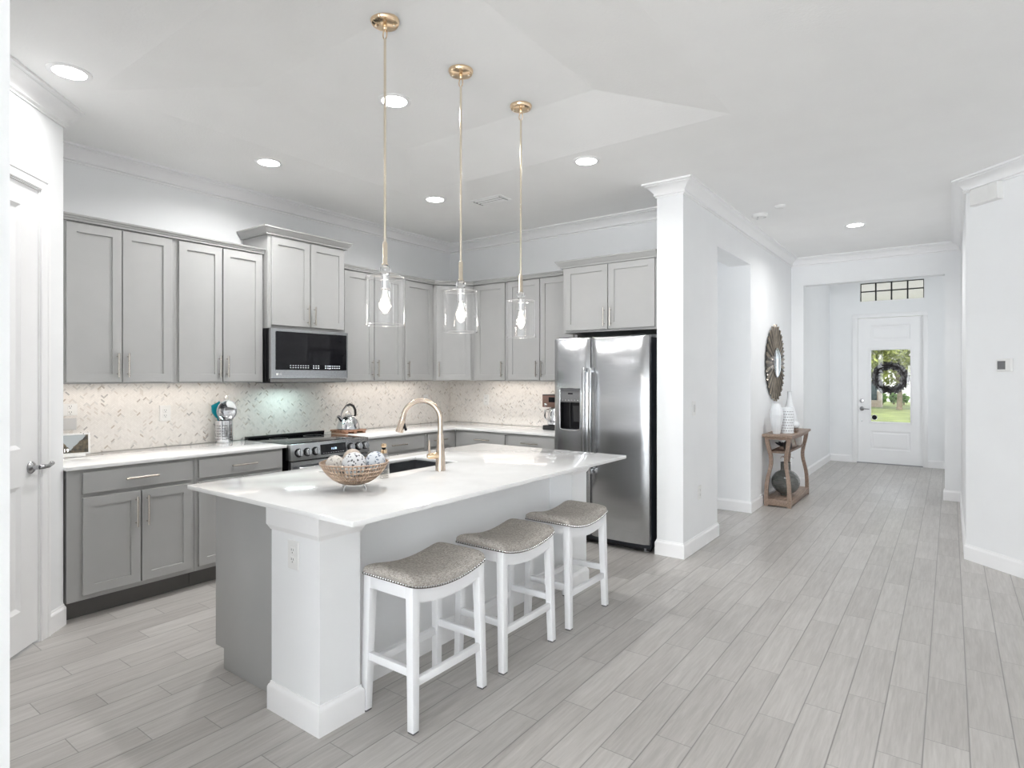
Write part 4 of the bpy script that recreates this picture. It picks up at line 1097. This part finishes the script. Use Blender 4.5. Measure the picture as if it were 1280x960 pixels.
vd = MB().lathe([(0.0, -0.026), (0.036, -0.022), (0.064, -0.012), (0.080, 0.0), (0.084, 0.0), (0.084, 0.003), (0.077, 0.003), (0.062, -0.009), (0.034, -0.019), (0, -0.023)], 36, (0, 0, 0), 'x')
vd.v = [(p_[0], p_[1], p_[2] + 0.245) for p_ in vd.v]
lp_ = MB().tube([(0.002, 0.014 * math.cos(a), 0.346 + 0.018 * math.sin(a)) for a in [2 * PI * k / 16 for k in range(17)]], 0.0028, 6, cap=False)
er = MB().tube([(0.002, 0.062, 0.300), (0.002, 0.090, 0.330), (0.002, 0.102, 0.316), (0.002, 0.083, 0.280)], 0.0035, 6)
utensil('strainer', 'round stainless strainer facing out of the canister', [('shaft', sh, M['steelv']), ('bowl', vd, M['steelv']), ('hook', lp_, M['chrome']), ('rest', er, M['chrome'])], c0 + Vector((0.02, 0.006, 0)), (0, 0.05, 0.0))
sh = MB().cyl((0, 0, 0), (0, 0, 0.22), 0.006, seg=8)
pd_ = MB().prism([(-0.012, 0.19), (0.012, 0.19), (0.036, 0.235), (0.040, 0.285), (0.030, 0.320), (0.016, 0.312), (-0.036, 0.296), (-0.040, 0.240)], -0.004, 0.004, 'x')
utensil('spatula', 'teal silicone spatula leaning left in the canister', [('shaft', sh, M['teal']), ('blade', pd_, M['teal'])], c0 + Vector((-0.012, -0.018, 0)), (0.14, 0, 0.0))
sh = MB().tube([(0, 0, 0), (0, 0, 0.30), (0, 0.004, 0.315)], [0.004, 0.006, 0.008], 8)
utensil('wooden_spoon', 'pale spoon handle sticking up at the left of the canister', [('shaft', sh, mat('pale_wood', (0.62, 0.55, 0.46), 0.6, var=0.1))], c0 + Vector((-0.02, -0.024, 0)), (0.11, -0.03, 0))
sh = MB().cyl((0, 0, 0), (0, 0, 0.24), 0.0045, seg=8)
ld = MB().sphere((0, 0, 0.265), 0.032, 18, 10, (0.6, 1, 1))
utensil('ladle', 'dark steel ladle behind the strainer in the canister', [('shaft', sh, M['dknickel']), ('bowl', ld, M['dknickel'])], c0 + Vector((-0.022, 0.022, 0)), (-0.10, 0, 0))

# smart display
sd = thing('smart_display', 'small white smart display with landscape picture and clock on the left worktop', 'smart display', (-4.66, 1.432, ZW + 0.0005), RZ - math.radians(14))
tilt = math.radians(-14)
b = MB().rect(-0.112, 0.112, 0, 0.140, [(0.004, 0.010), (0, 0.008), (0, -0.006), (0.003, -0.008)])
sc_ = b.build('screen_case', M['plastic'], sd, bevel=0.0, ang=25); sc_.location = (0, 0, 0.014); sc_.rotation_euler = (tilt, 0, 0)
def landscape():
    m, n, l, p_ = new_mat('display_picture')
    tc = n.new('ShaderNodeTexCoord'); sp = n.new('ShaderNodeSeparateXYZ'); l.new(tc.outputs['Object'], sp.inputs[0])
    def ma(op, a, b_=None, c_=None):
        q = n.new('ShaderNodeMath'); q.operation = op
        for i, v_ in enumerate((a, b_, c_)):
            if v_ is None: continue
            if isinstance(v_, (int, float)): q.inputs[i].default_value = v_
            else: l.new(v_, q.inputs[i])
        return q.outputs[0]
    nz = n.new('ShaderNodeTexNoise'); nz.inputs['Scale'].default_value = 45; l.new(tc.outputs['Object'], nz.inputs['Vector'])
    h = ma('MULTIPLY_ADD', ma('ABSOLUTE', ma('SUBTRACT', sp.outputs['X'], 0.005)), 1.15, 0.030)         # valley outline
    hh = ma('ADD', h, ma('MULTIPLY', ma('SUBTRACT', nz.outputs['Fac'], 0.5), 0.03))
    sky_ = ma('GREATER_THAN', sp.outputs['Z'], hh)
    rp = n.new('ShaderNodeValToRGB'); rp.color_ramp.elements[0].color = (0.03, 0.028, 0.02, 1); rp.color_ramp.elements[1].color = (0.22, 0.17, 0.10, 1)
    rp.color_ramp.elements[0].position = 0.35; rp.color_ramp.elements[1].position = 0.7; l.new(nz.outputs['Fac'], rp.inputs[0])
    mx = n.new('ShaderNodeMix'); mx.data_type = 'RGBA'; l.new(sky_, mx.inputs['Factor']); l.new(rp.outputs[0], mx.inputs['A']); mx.inputs['B'].default_value = (0.52, 0.56, 0.56, 1)
    p_.inputs['Base Color'].default_value = (0.02, 0.02, 0.02, 1); p_.inputs['Roughness'].default_value = 0.1
    l.new(mx.outputs['Result'], p_.inputs['Emission Color']); p_.inputs['Emission Strength'].default_value = 0.5
    return m
MB().box(-0.100, 0.100, -0.0092, -0.0082, 0.010, 0.128).build('picture', landscape(), sc_)
MB().lathe([(0.003, -0.0086), (0.003, -0.0082), (0, -0.0087)], 10, (0.075, 0, 0.135), 'y').build('camera_dot', M['black'], sc_)
text_mesh('1:19', 0.032, 'clock', emit('clock_white', (1, 1, 1), 0.9), sc_, (-0.030, -0.0094, 0.027), (PI / 2, 0, 0))
MB().prism([(-0.085, -0.028), (0.085, -0.028), (0.070, 0.062), (-0.070, 0.062)], 0.0, 0.020).build('stand', M['plastic'], sd, bevel=0.004)

# kettle on trivet
tv = thing('trivet', 'reddish wooden slatted trivet under the kettle right of the range', 'trivet', (-4.545, 3.592, ZW + 0.0005), RZ)
for k in range(5):
    MB().box(-0.128, 0.128, -0.105 + k * 0.045, -0.075 + k * 0.045, 0.020, 0.034).build('slat', M['copper'], tv, bevel=0.002)
for x in (-0.100, 0.0, 0.100): MB().box(x - 0.016, x + 0.016, -0.105, 0.105, 0.0, 0.0195).build('runner', M['copper'] if x else M['copper'], tv, bevel=0.002)
kt = thing('kettle', 'stainless whistling kettle with black arched handle on a wooden trivet', 'kettle', (-4.545, 3.590, ZW + 0.035), RZ)
MB().lathe([(0.100, 0.0), (0.106, 0.004), (0.107, 0.012), (0.098, 0.05), (0.084, 0.090), (0.066, 0.118), (0.050, 0.128), (0, 0.130)], 40).build('body', M['steelv'], kt)
ld_ = MB().lathe([(0.046, 0.127), (0.046, 0.131), (0.030, 0.138), (0, 0.140)], 28).build('lid', M['steelv'], kt)
MB().tube([(-0.030, 0, 0.134), (-0.026, 0, 0.152), (-0.010, 0, 0.164), (0.010, 0, 0.164), (0.026, 0, 0.152), (0.030, 0, 0.134)], 0.0042, 8).build('lid_grip', M['chrome'], ld_)
MB().tube([(-0.070, 0, 0.085), (-0.092, 0, 0.105), (-0.108, 0, 0.122)], [0.024, 0.018, 0.014], 16).build('spout', M['steelv'], kt)
MB().tube([(-0.106, 0, 0.118), (-0.116, 0, 0.130)], [0.0165, 0.014], 14).build('whistle', M['dknickel'], kt)
hd = [(-0.085, 0, 0.118), (-0.078, 0, 0.150), (-0.058, 0, 0.185), (-0.020, 0, 0.222), (0.020, 0, 0.232), (0.058, 0, 0.215), (0.080, 0, 0.178), (0.083, 0, 0.135), (0.070, 0, 0.112)]
MB().tube(hd[:4], [0.006, 0.007, 0.008, 0.010], 10).build('handle_arm', M['dknickel'], kt)
MB().tube(hd[3:], [0.010, 0.012, 0.012, 0.012, 0.011, 0.009], 10).build('handle', M['blackm'], kt)

# coffee maker behind the fridge edge
cm = thing('coffee_maker', 'brown and chrome drip coffee maker half hidden behind the fridge', 'coffee maker', (-3.16, 5.05, ZW + 0.0005), 0)
MB().box(-0.105, 0.105, -0.10, 0.13, 0.0, 0.045).build('base', M['blackm'], cm, bevel=0.006)
MB().box(-0.100, 0.100, 0.05, 0.13, 0.045, 0.26).build('column', M['blackm'], cm, bevel=0.004)
hd_ = MB().box(-0.108, 0.108, -0.10, 0.13, 0.225, 0.345).build('brew_head', mat('brown_metal', (0.26, 0.16, 0.13), 0.3, 0.5), cm, bevel=0.005)
MB().box(-0.108, 0.108, -0.1005, 0.13, 0.338, 0.350).build('lid', M['blackm'], hd_, bevel=0.003)
MB().lathe([(0.016, -0.100), (0.016, -0.112), (0, -0.114)], 16, (-0.06, 0, 0.25), 'y').build('knob', M['chrome'], hd_)
MB().box(-0.03, 0.07, -0.104, -0.0995, 0.275, 0.325).build('display', M['black'], hd_)
MB().lathe([(0.058, 0.048), (0.072, 0.055), (0.078, 0.10), (0.068, 0.16), (0.055, 0.20), (0.058, 0.215)], 28, (-0.01, -0.02, 0), cap=False).build('carafe', M['steelv'], cm)
MB().tube([(-0.07, -0.03, 0.20), (-0.108, -0.05, 0.19), (-0.112, -0.05, 0.12), (-0.082, -0.03, 0.08)], 0.009, 8).build('carafe_handle', M['chrome'], cm)

# ------------------------------------------------------------------ outlets and switches (local -Y is the front)
def outlet(label, x, y, z, rz, w=0.072, h=0.116, gfci=False, low=False, pair=None, cat='power outlet', name='power_outlet'):
    t = thing(name, label, cat, (x, y, z), rz)
    MB().rect(-w / 2, w / 2, -h / 2, h / 2, [(0, -0.0003), (0, -0.003), (0.003, -0.006)]).build('plate', M['plastic'], t, ang=20)
    for dz in (0.0195, -0.0195):
        if name == 'light_switch': break
        s_ = MB().rect(-0.017, 0.017, dz - 0.0145, dz + 0.0145, [(0, -0.006), (0.002, -0.0082)], back=False).build('socket', M['plastic'], t, ang=20)
        for dx in (-0.0065, 0.0065): MB().box(dx - 0.0013, dx + 0.0013, -0.0088, -0.0080, dz - 0.001, dz + 0.008).build('slot', M['dgrey'], s_)
        MB().lathe([(0.0028, -0.0088), (0.0028, -0.0080)], 10, (0, 0, dz - 0.008), 'y').build('slot', M['dgrey'], s_)
    if name == 'light_switch':
        MB().prism([(-0.0058, -0.032), (-0.0095, 0.0), (-0.0070, 0.032), (-0.004, 0.032), (-0.004, -0.032)], -0.016, 0.016, 'x').build('rocker', M['plasticg'], t)
    return t
outlet('white power outlet on the backsplash behind the smart display, above a grey patch', XW + 0.0118, 1.472, 1.225, RZ, 0.086, 0.080)
o = MB().rect(-0.040, 0.040, -0.04, 0.04, [(0, -0.0003), (0, -0.003), (0.002, -0.005)]).build('blank_plate', M['plasticg'], None); o.location = (XW + 0.0118, 1.470, 1.128); o.rotation_euler = (0, 0, RZ)
tag(o, 'square light grey cover plate on the backsplash right above the smart display', 'cover plate')
outlet('white power outlet on the backsplash between display and utensil canister', XW + 0.0118, 2.077, 1.172, RZ, 0.080, 0.120)
outlet('white power outlet on the backsplash right of the kettle', XW + 0.0118, 4.86, 1.185, RZ, 0.078, 0.118)
outlet('white power outlet on the backsplash of the fridge wall, right of the faucet', -4.235, YW - 0.0118, 1.185, 0, 0.078, 0.118)
outlet('white power outlet on the near face of the front island pillar', -2.222, 1.4752, 0.700, 0, 0.076, 0.120)
outlet('white power outlet low on the hall side of the wall end beside the fridge', -1.7095, 4.995, 0.470, RZ)
sw = outlet('white rocker light switch at chest height on the wall end beside the fridge', -1.7095, 4.858, 1.185, RZ, cat='light switch', name='light_switch')

# thermostat and door chime on the angled right wall
d45 = -PI / 4
t = thing('thermostat', 'white thermostat with dark grey square screen on the angled right wall', 'thermostat', (0.330, 5.720, 1.533), d45)
MB().rect(-0.058, 0.058, -0.047, 0.047, [(0, -0.0003), (0, -0.014), (0.004, -0.020)]).build('body', M['plastic'], t, ang=20)
MB().rect(-0.047, 0.014, -0.031, 0.031, [(0, -0.0195), (0, -0.0206)]).build('screen', M['screenw'], t)
t = thing('door_chime', 'white rectangular door chime box high on the angled right wall', 'door chime', (0.236, 5.814, 2.842), d45)
MB().rect(-0.115, 0.115, -0.068, 0.062, [(0, -0.0003), (0, -0.045), (0.006, -0.052)]).build('cover', M['plastic'], t, ang=20)
MB().box(0.042, 0.115, -0.056, -0.046, -0.066, 0.060).build('end_cap', M['plastic'], t, bevel=0.003)
# ------------------------------------------------------------------ console table in the hall
CX0, CX1, CY0, CY1 = -1.690, -1.402, 7.062, 8.110
ct = thing('console_table', 'walnut brown console table with curved legs against the hall wall', 'console table', ((CX0 + CX1) / 2, (CY0 + CY1) / 2, 0))
ox, oy = ct.location.x, ct.location.y
wx, wy = (CX1 - CX0) / 2, (CY1 - CY0) / 2
b = MB()
def rr(ins, z): return [(-wx + ins, -wy + ins, z), (wx - ins, -wy + ins, z), (wx - ins, wy - ins, z), (-wx + ins, wy - ins, z)]
lv = [(0.014, 0.745), (0.008, 0.765), (-0.008, 0.775), (-0.012, 0.782), (-0.012, 0.800), (-0.010, 0.803)]
vs = []; fs = [(3, 2, 1, 0)]
for i_, z_ in lv: vs += rr(i_, z_)
for i in range(len(lv) - 1):
    for k in range(4): fs.append((i * 4 + k, i * 4 + (k + 1) % 4, i * 4 + 4 + (k + 1) % 4, i * 4 + 4 + k))
fs.append(tuple((len(lv) - 1) * 4 + k for k in range(4)))
b.add(vs, fs); b.build('tabletop', M['wood'], ct, ang=20)
for sx in (1, -1):
    for sy in (1, -1):
        N = 16; vs = []
        for k in range(N + 1):
            z = 0.752 * k / N; t_ = z / 0.752
            off = 0.044 * math.exp(-((t_ - 0.66) / 0.24) ** 2) + 0.004
            w = 0.036 + 0.010 * abs(t_ - 0.5)
            ax, ay = sx * (wx - off), sy * (wy - off)
            vs += [(ax, ay, z), (ax - sx * w, ay, z), (ax - sx * w, ay - sy * w, z), (ax, ay - sy * w, z)]
        fs = [(3, 2, 1, 0), tuple(N * 4 + k for k in range(4))]
        for i in range(N):
            for k in range(4): fs.append((i * 4 + k, i * 4 + (k + 1) % 4, i * 4 + 4 + (k + 1) % 4, i * 4 + 4 + k))
        MB().add(vs, fs).build('leg', M['wood'], ct, ang=25)
MB().box(-wx + 0.05, wx - 0.05, -wy + 0.05, wy - 0.05, 0.592, 0.616).build('shelf', M['woodd'], ct, bevel=0.003)
MB().box(-wx + 0.006, wx - 0.006, -wy + 0.006, wy - 0.006, 0.012, 0.082).build('base_shelf', M['wood'], ct, bevel=0.003)
ZT = 0.8035
# vases
t = MB()
vs = []; fs = []; NF = 9
pr = [(0.036, 0.0), (0.044, 0.03), (0.068, 0.16), (0.074, 0.215), (0.066, 0.275), (0.040, 0.335), (0.034, 0.340), (0.030, 0.335)]
o = t.lathe(pr, NF).build('faceted_vase', M['ceramic'], ang=8); o.location = (-1.578, 7.175, ZT)
tag(o, 'white faceted vase on the near end of the console table', 'vase', 'white vases on the console table')
v = thing('dashed_vase', 'white cylinder vase with rows of dark dashes, between two plain vases', 'vase', (-1.500, 7.335, ZT), 0, 'white vases on the console table')
MB().lathe([(0.066, 0.0), (0.070, 0.004), (0.070, 0.262), (0.060, 0.290), (0.050, 0.294), (0.050, 0.28), (0, 0.27)], 32).build('body', M['ceramic'], v)
b = MB()
for r_ in range(8):
    for k in range(17):
        a = 2 * PI * (k + 0.5 * (r_ % 2)) / 17; z = 0.026 + r_ * 0.031
        q = []
        for da, dz in ((-0.11, 0), (0.11, 0), (0.11, 0.009), (-0.11, 0.009)): q.append((0.0706 * math.cos(a + da), 0.0706 * math.sin(a + da), z + dz))
        b.add(q, [(0, 1, 2, 3)])
b.build('dash_pattern', M['mgrey'], v)['kind'] = 'stuff'
o = MB().lathe([(0.060, 0), (0.066, 0.01), (0.082, 0.10), (0.080, 0.16), (0.056, 0.26), (0.034, 0.33), (0.025, 0.40), (0.024, 0.46), (0.028, 0.468), (0.020, 0.468), (0.018, 0.40)], 32).build('bottle_vase', M['ceramic'])
o.location = (-1.540, 7.66, ZT); tag(o, 'tall white bottle-shaped vase with narrow neck at the back of the console table', 'vase', 'white vases on the console table')
sh_ = thing('seashell', 'white shell ornament lying on a dark stand on the console table', 'ornament', (-1.452, 7.515, ZT))
MB().box(-0.030, 0.030, -0.05, 0.05, 0.0, 0.048).build('stand', M['woodd'], sh_, bevel=0.004)
MB().lathe([(0.0, -0.085), (0.018, -0.07), (0.032, -0.045), (0.030, -0.035), (0.044, -0.01), (0.041, 0.0), (0.046, 0.03), (0.030, 0.06), (0.012, 0.075), (0, 0.08)], 18, (0, 0, 0.084), 'y').build('shell', M['ceramic'], sh_)
# on the middle shelf
pl = thing('dried_plant', 'dark spiky dried ornament on the middle console shelf', 'ornament', (-1.545, 7.33, 0.6165))
MB().box(-0.03, 0.03, -0.03, 0.03, 0, 0.035).build('pot', M['woodd'], pl, bevel=0.003)
rn = random.Random(4)
for k in range(9):
    a = 2 * PI * k / 9; e = 0.35 + 0.5 * rn.random(); L = 0.10
    p1 = (L * math.cos(a) * math.cos(e), L * math.sin(a) * math.cos(e), 0.035 + L * math.sin(e) * 0.8)
    MB().tube([(0, 0, 0.03), (p1[0] * 0.6, p1[1] * 0.6, 0.03 + (p1[2] - 0.03) * 0.75), p1], [0.006, 0.014, 0.002], 6).build('leaf', M['blackm'], pl)
o = MB().sphere((0, 0, 0.058), 0.058, 18, 12, (0.8, 0.8, 1)).build('dark_gourd', mat('dark_gourd', (0.025, 0.02, 0.018), 0.5, var=0.3)); o.location = (-1.468, 7.205, 0.6165)
tag(o, 'dark rounded gourd ornament at the near end of the console shelf', 'ornament')
pf = thing('photo_frame', 'brown wooden photo frame leaning on the console shelf', 'photo frame', (-1.482, 7.66, 0.6165), math.radians(78))
fr2 = MB().rect(-0.060, 0.060, 0.004, 0.118, [(0, 0.012), (0, 0.0), (0.020, 0.0), (0.021, 0.005)]).build('frame', M['wood'], pf); fr2.rotation_euler = (math.radians(-14), 0, 0)
MB().box(-0.040, 0.040, 0.0042, 0.0049, 0.024, 0.098).build('picture', mat('faded_print', (0.42, 0.38, 0.30), 0.5, var=0.25, scale=25), fr2)
bk = []
for k, (lab, hh, cc) in enumerate((('tallest pale book at the far end of the console shelf', 0.118, (0.62, 0.60, 0.57)), ('shorter brown book at the far end of the console shelf', 0.105, (0.30, 0.20, 0.15)))):
    t = thing('book', lab, 'book', (-1.50, 7.86 + k * 0.05, 0.6165), math.radians(4), 'books on the console shelf')
    MB().box(-0.045, 0.045, 0.0, 0.022, 0, hh).build('cover', mat('book_cover', cc, 0.6, var=0.08), t, bevel=0.002)
    MB().box(-0.0435, 0.046, 0.003, 0.019, 0.003, hh - 0.002).build('pages', M['plastic'], t)
# glass jug on the bottom shelf
gv = thing('glass_vase', 'large round ribbed smoky glass vase on the bottom console shelf', 'vase', (-1.533, 7.415, 0.0825))
pf_ = [(0.05, 0.0)]
for k in range(34):
    a = -1.15 + (2.35) * k / 33; rr_ = 0.150 * math.cos(a) + (0.0035 if k % 2 else 0); pf_.append((max(rr_, 0.052), 0.152 + 0.142 * math.sin(a)))
pf_ += [(0.054, 0.292), (0.054, 0.372), (0.058, 0.378), (0.050, 0.378), (0.048, 0.300)]
m_sm = mat('smoked_glass', (0.115, 0.12, 0.112), 0.12, var=0.25, scale=22, coat=0.4)
MB().lathe(pf_, 36, cap=False).build('body', m_sm, gv, ang=25)
b_ = thing('dark_branch', 'dark brown twig bundle standing in the neck of the round glass vase', 'branch', (-1.533, 7.415, 0.39))
MB().tube([(0, 0, 0), (0.005, 0, 0.07), (0.0, 0.005, 0.16)], [0.018, 0.022, 0.017], 10).build('stem', M['woodd'], b_)
for a in (0.3, 2.4, 4.2): MB().tube([(0, 0, 0.12), (0.05 * math.cos(a), 0.05 * math.sin(a), 0.135), (0.085 * math.cos(a), 0.085 * math.sin(a), 0.12)], [0.004, 0.003, 0.002], 6).build('twig', M['woodd'], b_)

# ------------------------------------------------------------------ sunburst mirror
mr = thing('sunburst_mirror', 'round sunburst mirror of narrow silvery leaves on the hall wall', 'mirror', (-1.7095, 7.625, 1.612), RZ)
MB().lathe([(0.40, -0.004), (0.40, -0.012), (0.0, -0.014)], 48, (0, 0, 0), 'y').build('backing', M['blackm'], mr)
def blade(a, L, w, dark=False):
    r0 = 0.135
    def P(r_, o_, y): return (r_ * math.cos(a) - o_ * math.sin(a), y, r_ * math.sin(a) + o_ * math.cos(a))
    st = [(r0, w * 0.30), (r0 + (L - r0) * 0.5, w * 0.85), (r0 + (L - r0) * 0.86, w), (L - 0.012, w * 0.55), (L, 0.001)]
    vs = []
    for r_, o_ in st: vs += [P(r_, -o_, -0.020), P(r_, 0, -0.034), P(r_, o_, -0.020), P(r_, 0, -0.016)]
    fs = [(0, 1, 2, 3), tuple(16 + k for k in (3, 2, 1, 0))]
    for i in range(4):
        for k in range(4): fs.append((i * 4 + k, i * 4 + (k + 1) % 4, i * 4 + 4 + (k + 1) % 4, i * 4 + 4 + k))
    return MB().add(vs, fs).build('blade', M['bladed'] if dark else M['bladel'], mr, ang=15)
NB = 54
for k in range(NB): blade(2 * PI * k / NB, 0.462 if k % 2 else 0.440, 0.026, k % 2 == 0)
mg = MB().lathe([(0.175, -0.018), (0.175, -0.040), (0.165, -0.046), (0.160, -0.044), (0.0, -0.044)], 48, (0, 0, 0), 'y').build('mirror_glass', M['mirror'], mr)
MB().lathe([(0.178, -0.016), (0.180, -0.044), (0.170, -0.050), (0.166, -0.046)], 48, (0, 0, 0), 'y', cap=False).build('mirror_rim', M['dknickel'], mr)

# ------------------------------------------------------------------ outside the entry door
o = MB().box(-30, 30, 15.6, 75, -0.25, -0.12).build('lawn', M['lawn']); tag(o, 'green lawn in front of the house, seen through the door glass', 'lawn', None, 'stuff')
o = MB().box(-3, 2.5, 11.70, 15.6, -0.12, -0.03).build('porch_slab', M['drive']); tag(o, 'pale concrete porch slab outside the entry door', 'porch', None, 'structure')
b = MB().box(-2.6, 2.2, 11.72, 15.8, 3.06, 3.16); o = b.build('porch_soffit', mat('grey_soffit', (0.62, 0.585, 0.575), 0.7, var=0.05)); tag(o, 'pale grey porch ceiling seen through the transom', 'porch ceiling', None, 'structure')
o = MB().box(-30, 30, 44, 50, -0.12, -0.10).build('street', M['drive']); tag(o, 'pale sunlit street beyond the lawn', 'street', None, 'structure')
def leaves(n, c, rad, size, seed, m, name, parent, tor=None):
    rn = random.Random(seed); b = MB()
    for _ in range(n):
        if tor:
            a = rn.uniform(0, 2 * PI); q = rn.uniform(0, 2 * PI); rr_ = tor[1] * rn.uniform(0.35, 1.0)
            p_ = Vector((c[0] + (tor[0] + rr_ * math.cos(q)) * math.cos(a), c[1] + rr_ * math.sin(q) * 0.8, c[2] + (tor[0] + rr_ * math.cos(q)) * math.sin(a)))
        else:
            while True:
                d_ = Vector((rn.uniform(-1, 1), rn.uniform(-1, 1), rn.uniform(-1, 1)))
                if 0.25 < d_.length < 1: break
            p_ = Vector((c[0] + d_.x * rad[0], c[1] + d_.y * rad[1], c[2] + d_.z * rad[2]))
        u = Vector((rn.gauss(0, 1), rn.gauss(0, 1), rn.gauss(0, 1))).normalized(); w_ = u.orthogonal().normalized(); k = size * rn.uniform(0.6, 1.3)
        n_ = u.cross(w_)
        b.add([p_ - u * k, p_ + w_ * k * 0.35 + n_ * k * 0.1, p_ + u * k, p_ - w_ * k * 0.35 + n_ * k * 0.1], [(0, 1, 2, 3)])
    return b.build(name, m, parent)
wr = thing('wreath', 'dark leafy wreath hanging on the outside of the entry door glass', 'wreath', (-0.800, 11.655, 1.425))
MB().tube([(0.205 * math.cos(a), 0, 0.205 * math.sin(a)) for a in [2 * PI * k / 40 for k in range(41)]], 0.044, 10, cap=False).build('ring', M['leafd'], wr)
leaves(1100, (0, 0, 0), None, 0.036, 11, M['leafd'], 'foliage', wr, tor=(0.205, 0.066))
tr = thing('shade_tree', 'leafy green tree on the lawn outside the entry door', 'tree', (-1.93, 33.3, -0.110))
MB().tube([(0, 0, 0), (0.02, 0, 0.7), (-0.03, 0, 1.6), (0.1, 0, 3.0)], [0.13, 0.11, 0.10, 0.05], 10).build('trunk', M['bark'], tr)
for q, z in ((-0.5, 1.9), (0.55, 2.0)): MB().tube([(0, 0, 1.3), (q * 0.5, 0.1, z), (q * 1.5, 0.2, z + 0.9)], [0.07, 0.05, 0.03], 8).build('branch', M['bark'], tr)
leaves(6500, (0.1, 0, 3.4), (2.9, 1.8, 2.3), 0.15, 5, M['leaf'], 'foliage', tr)
def shrub(x, y, r_, h, label, seed):
    t = thing('shrub', label, 'shrub', (x, y, -0.12), 0, 'low shrubs beyond the lawn')
    MB().tube([(0, 0, 0), (0, 0, h * 0.5)], [0.05, 0.03], 6).build('stem', M['bark'], t)
    leaves(420, (0, 0, h * 0.62), (r_, r_ * 0.7, h * 0.45), 0.09, seed, M['leafh'], 'foliage', t)
for k, (x, y, lab) in enumerate(((-3.05, 39.0, 'low green shrub leftmost through the door glass'), (-2.55, 39.6, 'low green shrub just left of the tree trunk'), (-2.05, 39.1, 'low green shrub just right of the tree trunk'), (-1.5, 39.5, 'low green shrub rightmost through the door glass'))):
    shrub(x, y, 0.24, 0.60, lab, 20 + k)
h = thing('neighbour_house', 'white neighbouring house far across the street', 'house', (-4.2, 56, -0.12))
MB().box(-4.5, 6.0, 0, 5, 0, 2.9).build('wall', mat('house_white', (0.86, 0.85, 0.83), 0.7, var=0.02), h)
MB().prism([(-5.0, 2.9), (6.5, 2.9), (4.0, 4.6), (-1.9, 4.6)], -0.5, 5.5, 'y').build('roof', mat('roof_tile', (0.62, 0.58, 0.54), 0.8, var=0.15), h)
MB().rect(0.2, 3.4, 0, 2.3, [(0, -0.001), (0, -0.05), (0.06, -0.05), (0.07, -0.02)]).build('garage_door', mat('garage_white', (0.88, 0.87, 0.86), 0.6, var=0.02), h)
pc = thing('utility_box', 'dark teal box on a tan plinth across the lawn, left edge of the door glass', 'utility box', (-3.10, 35.8, -0.118))
MB().box(-0.30, 0.06, -0.2, 0.2, 0.35, 1.35).build('cabinet', mat('teal_paint', (0.03, 0.06, 0.07), 0.5), pc, bevel=0.01)
MB().box(-0.34, 0.28, -0.25, 0.25, 0, 0.345).build('plinth', mat('tan_stone', (0.55, 0.44, 0.36), 0.8, var=0.15), pc)
MB().box(0.07, 0.27, -0.15, 0.15, 0.35, 0.8).build('pier', mat('tan_brick', (0.50, 0.40, 0.33), 0.8, var=0.15), pc)
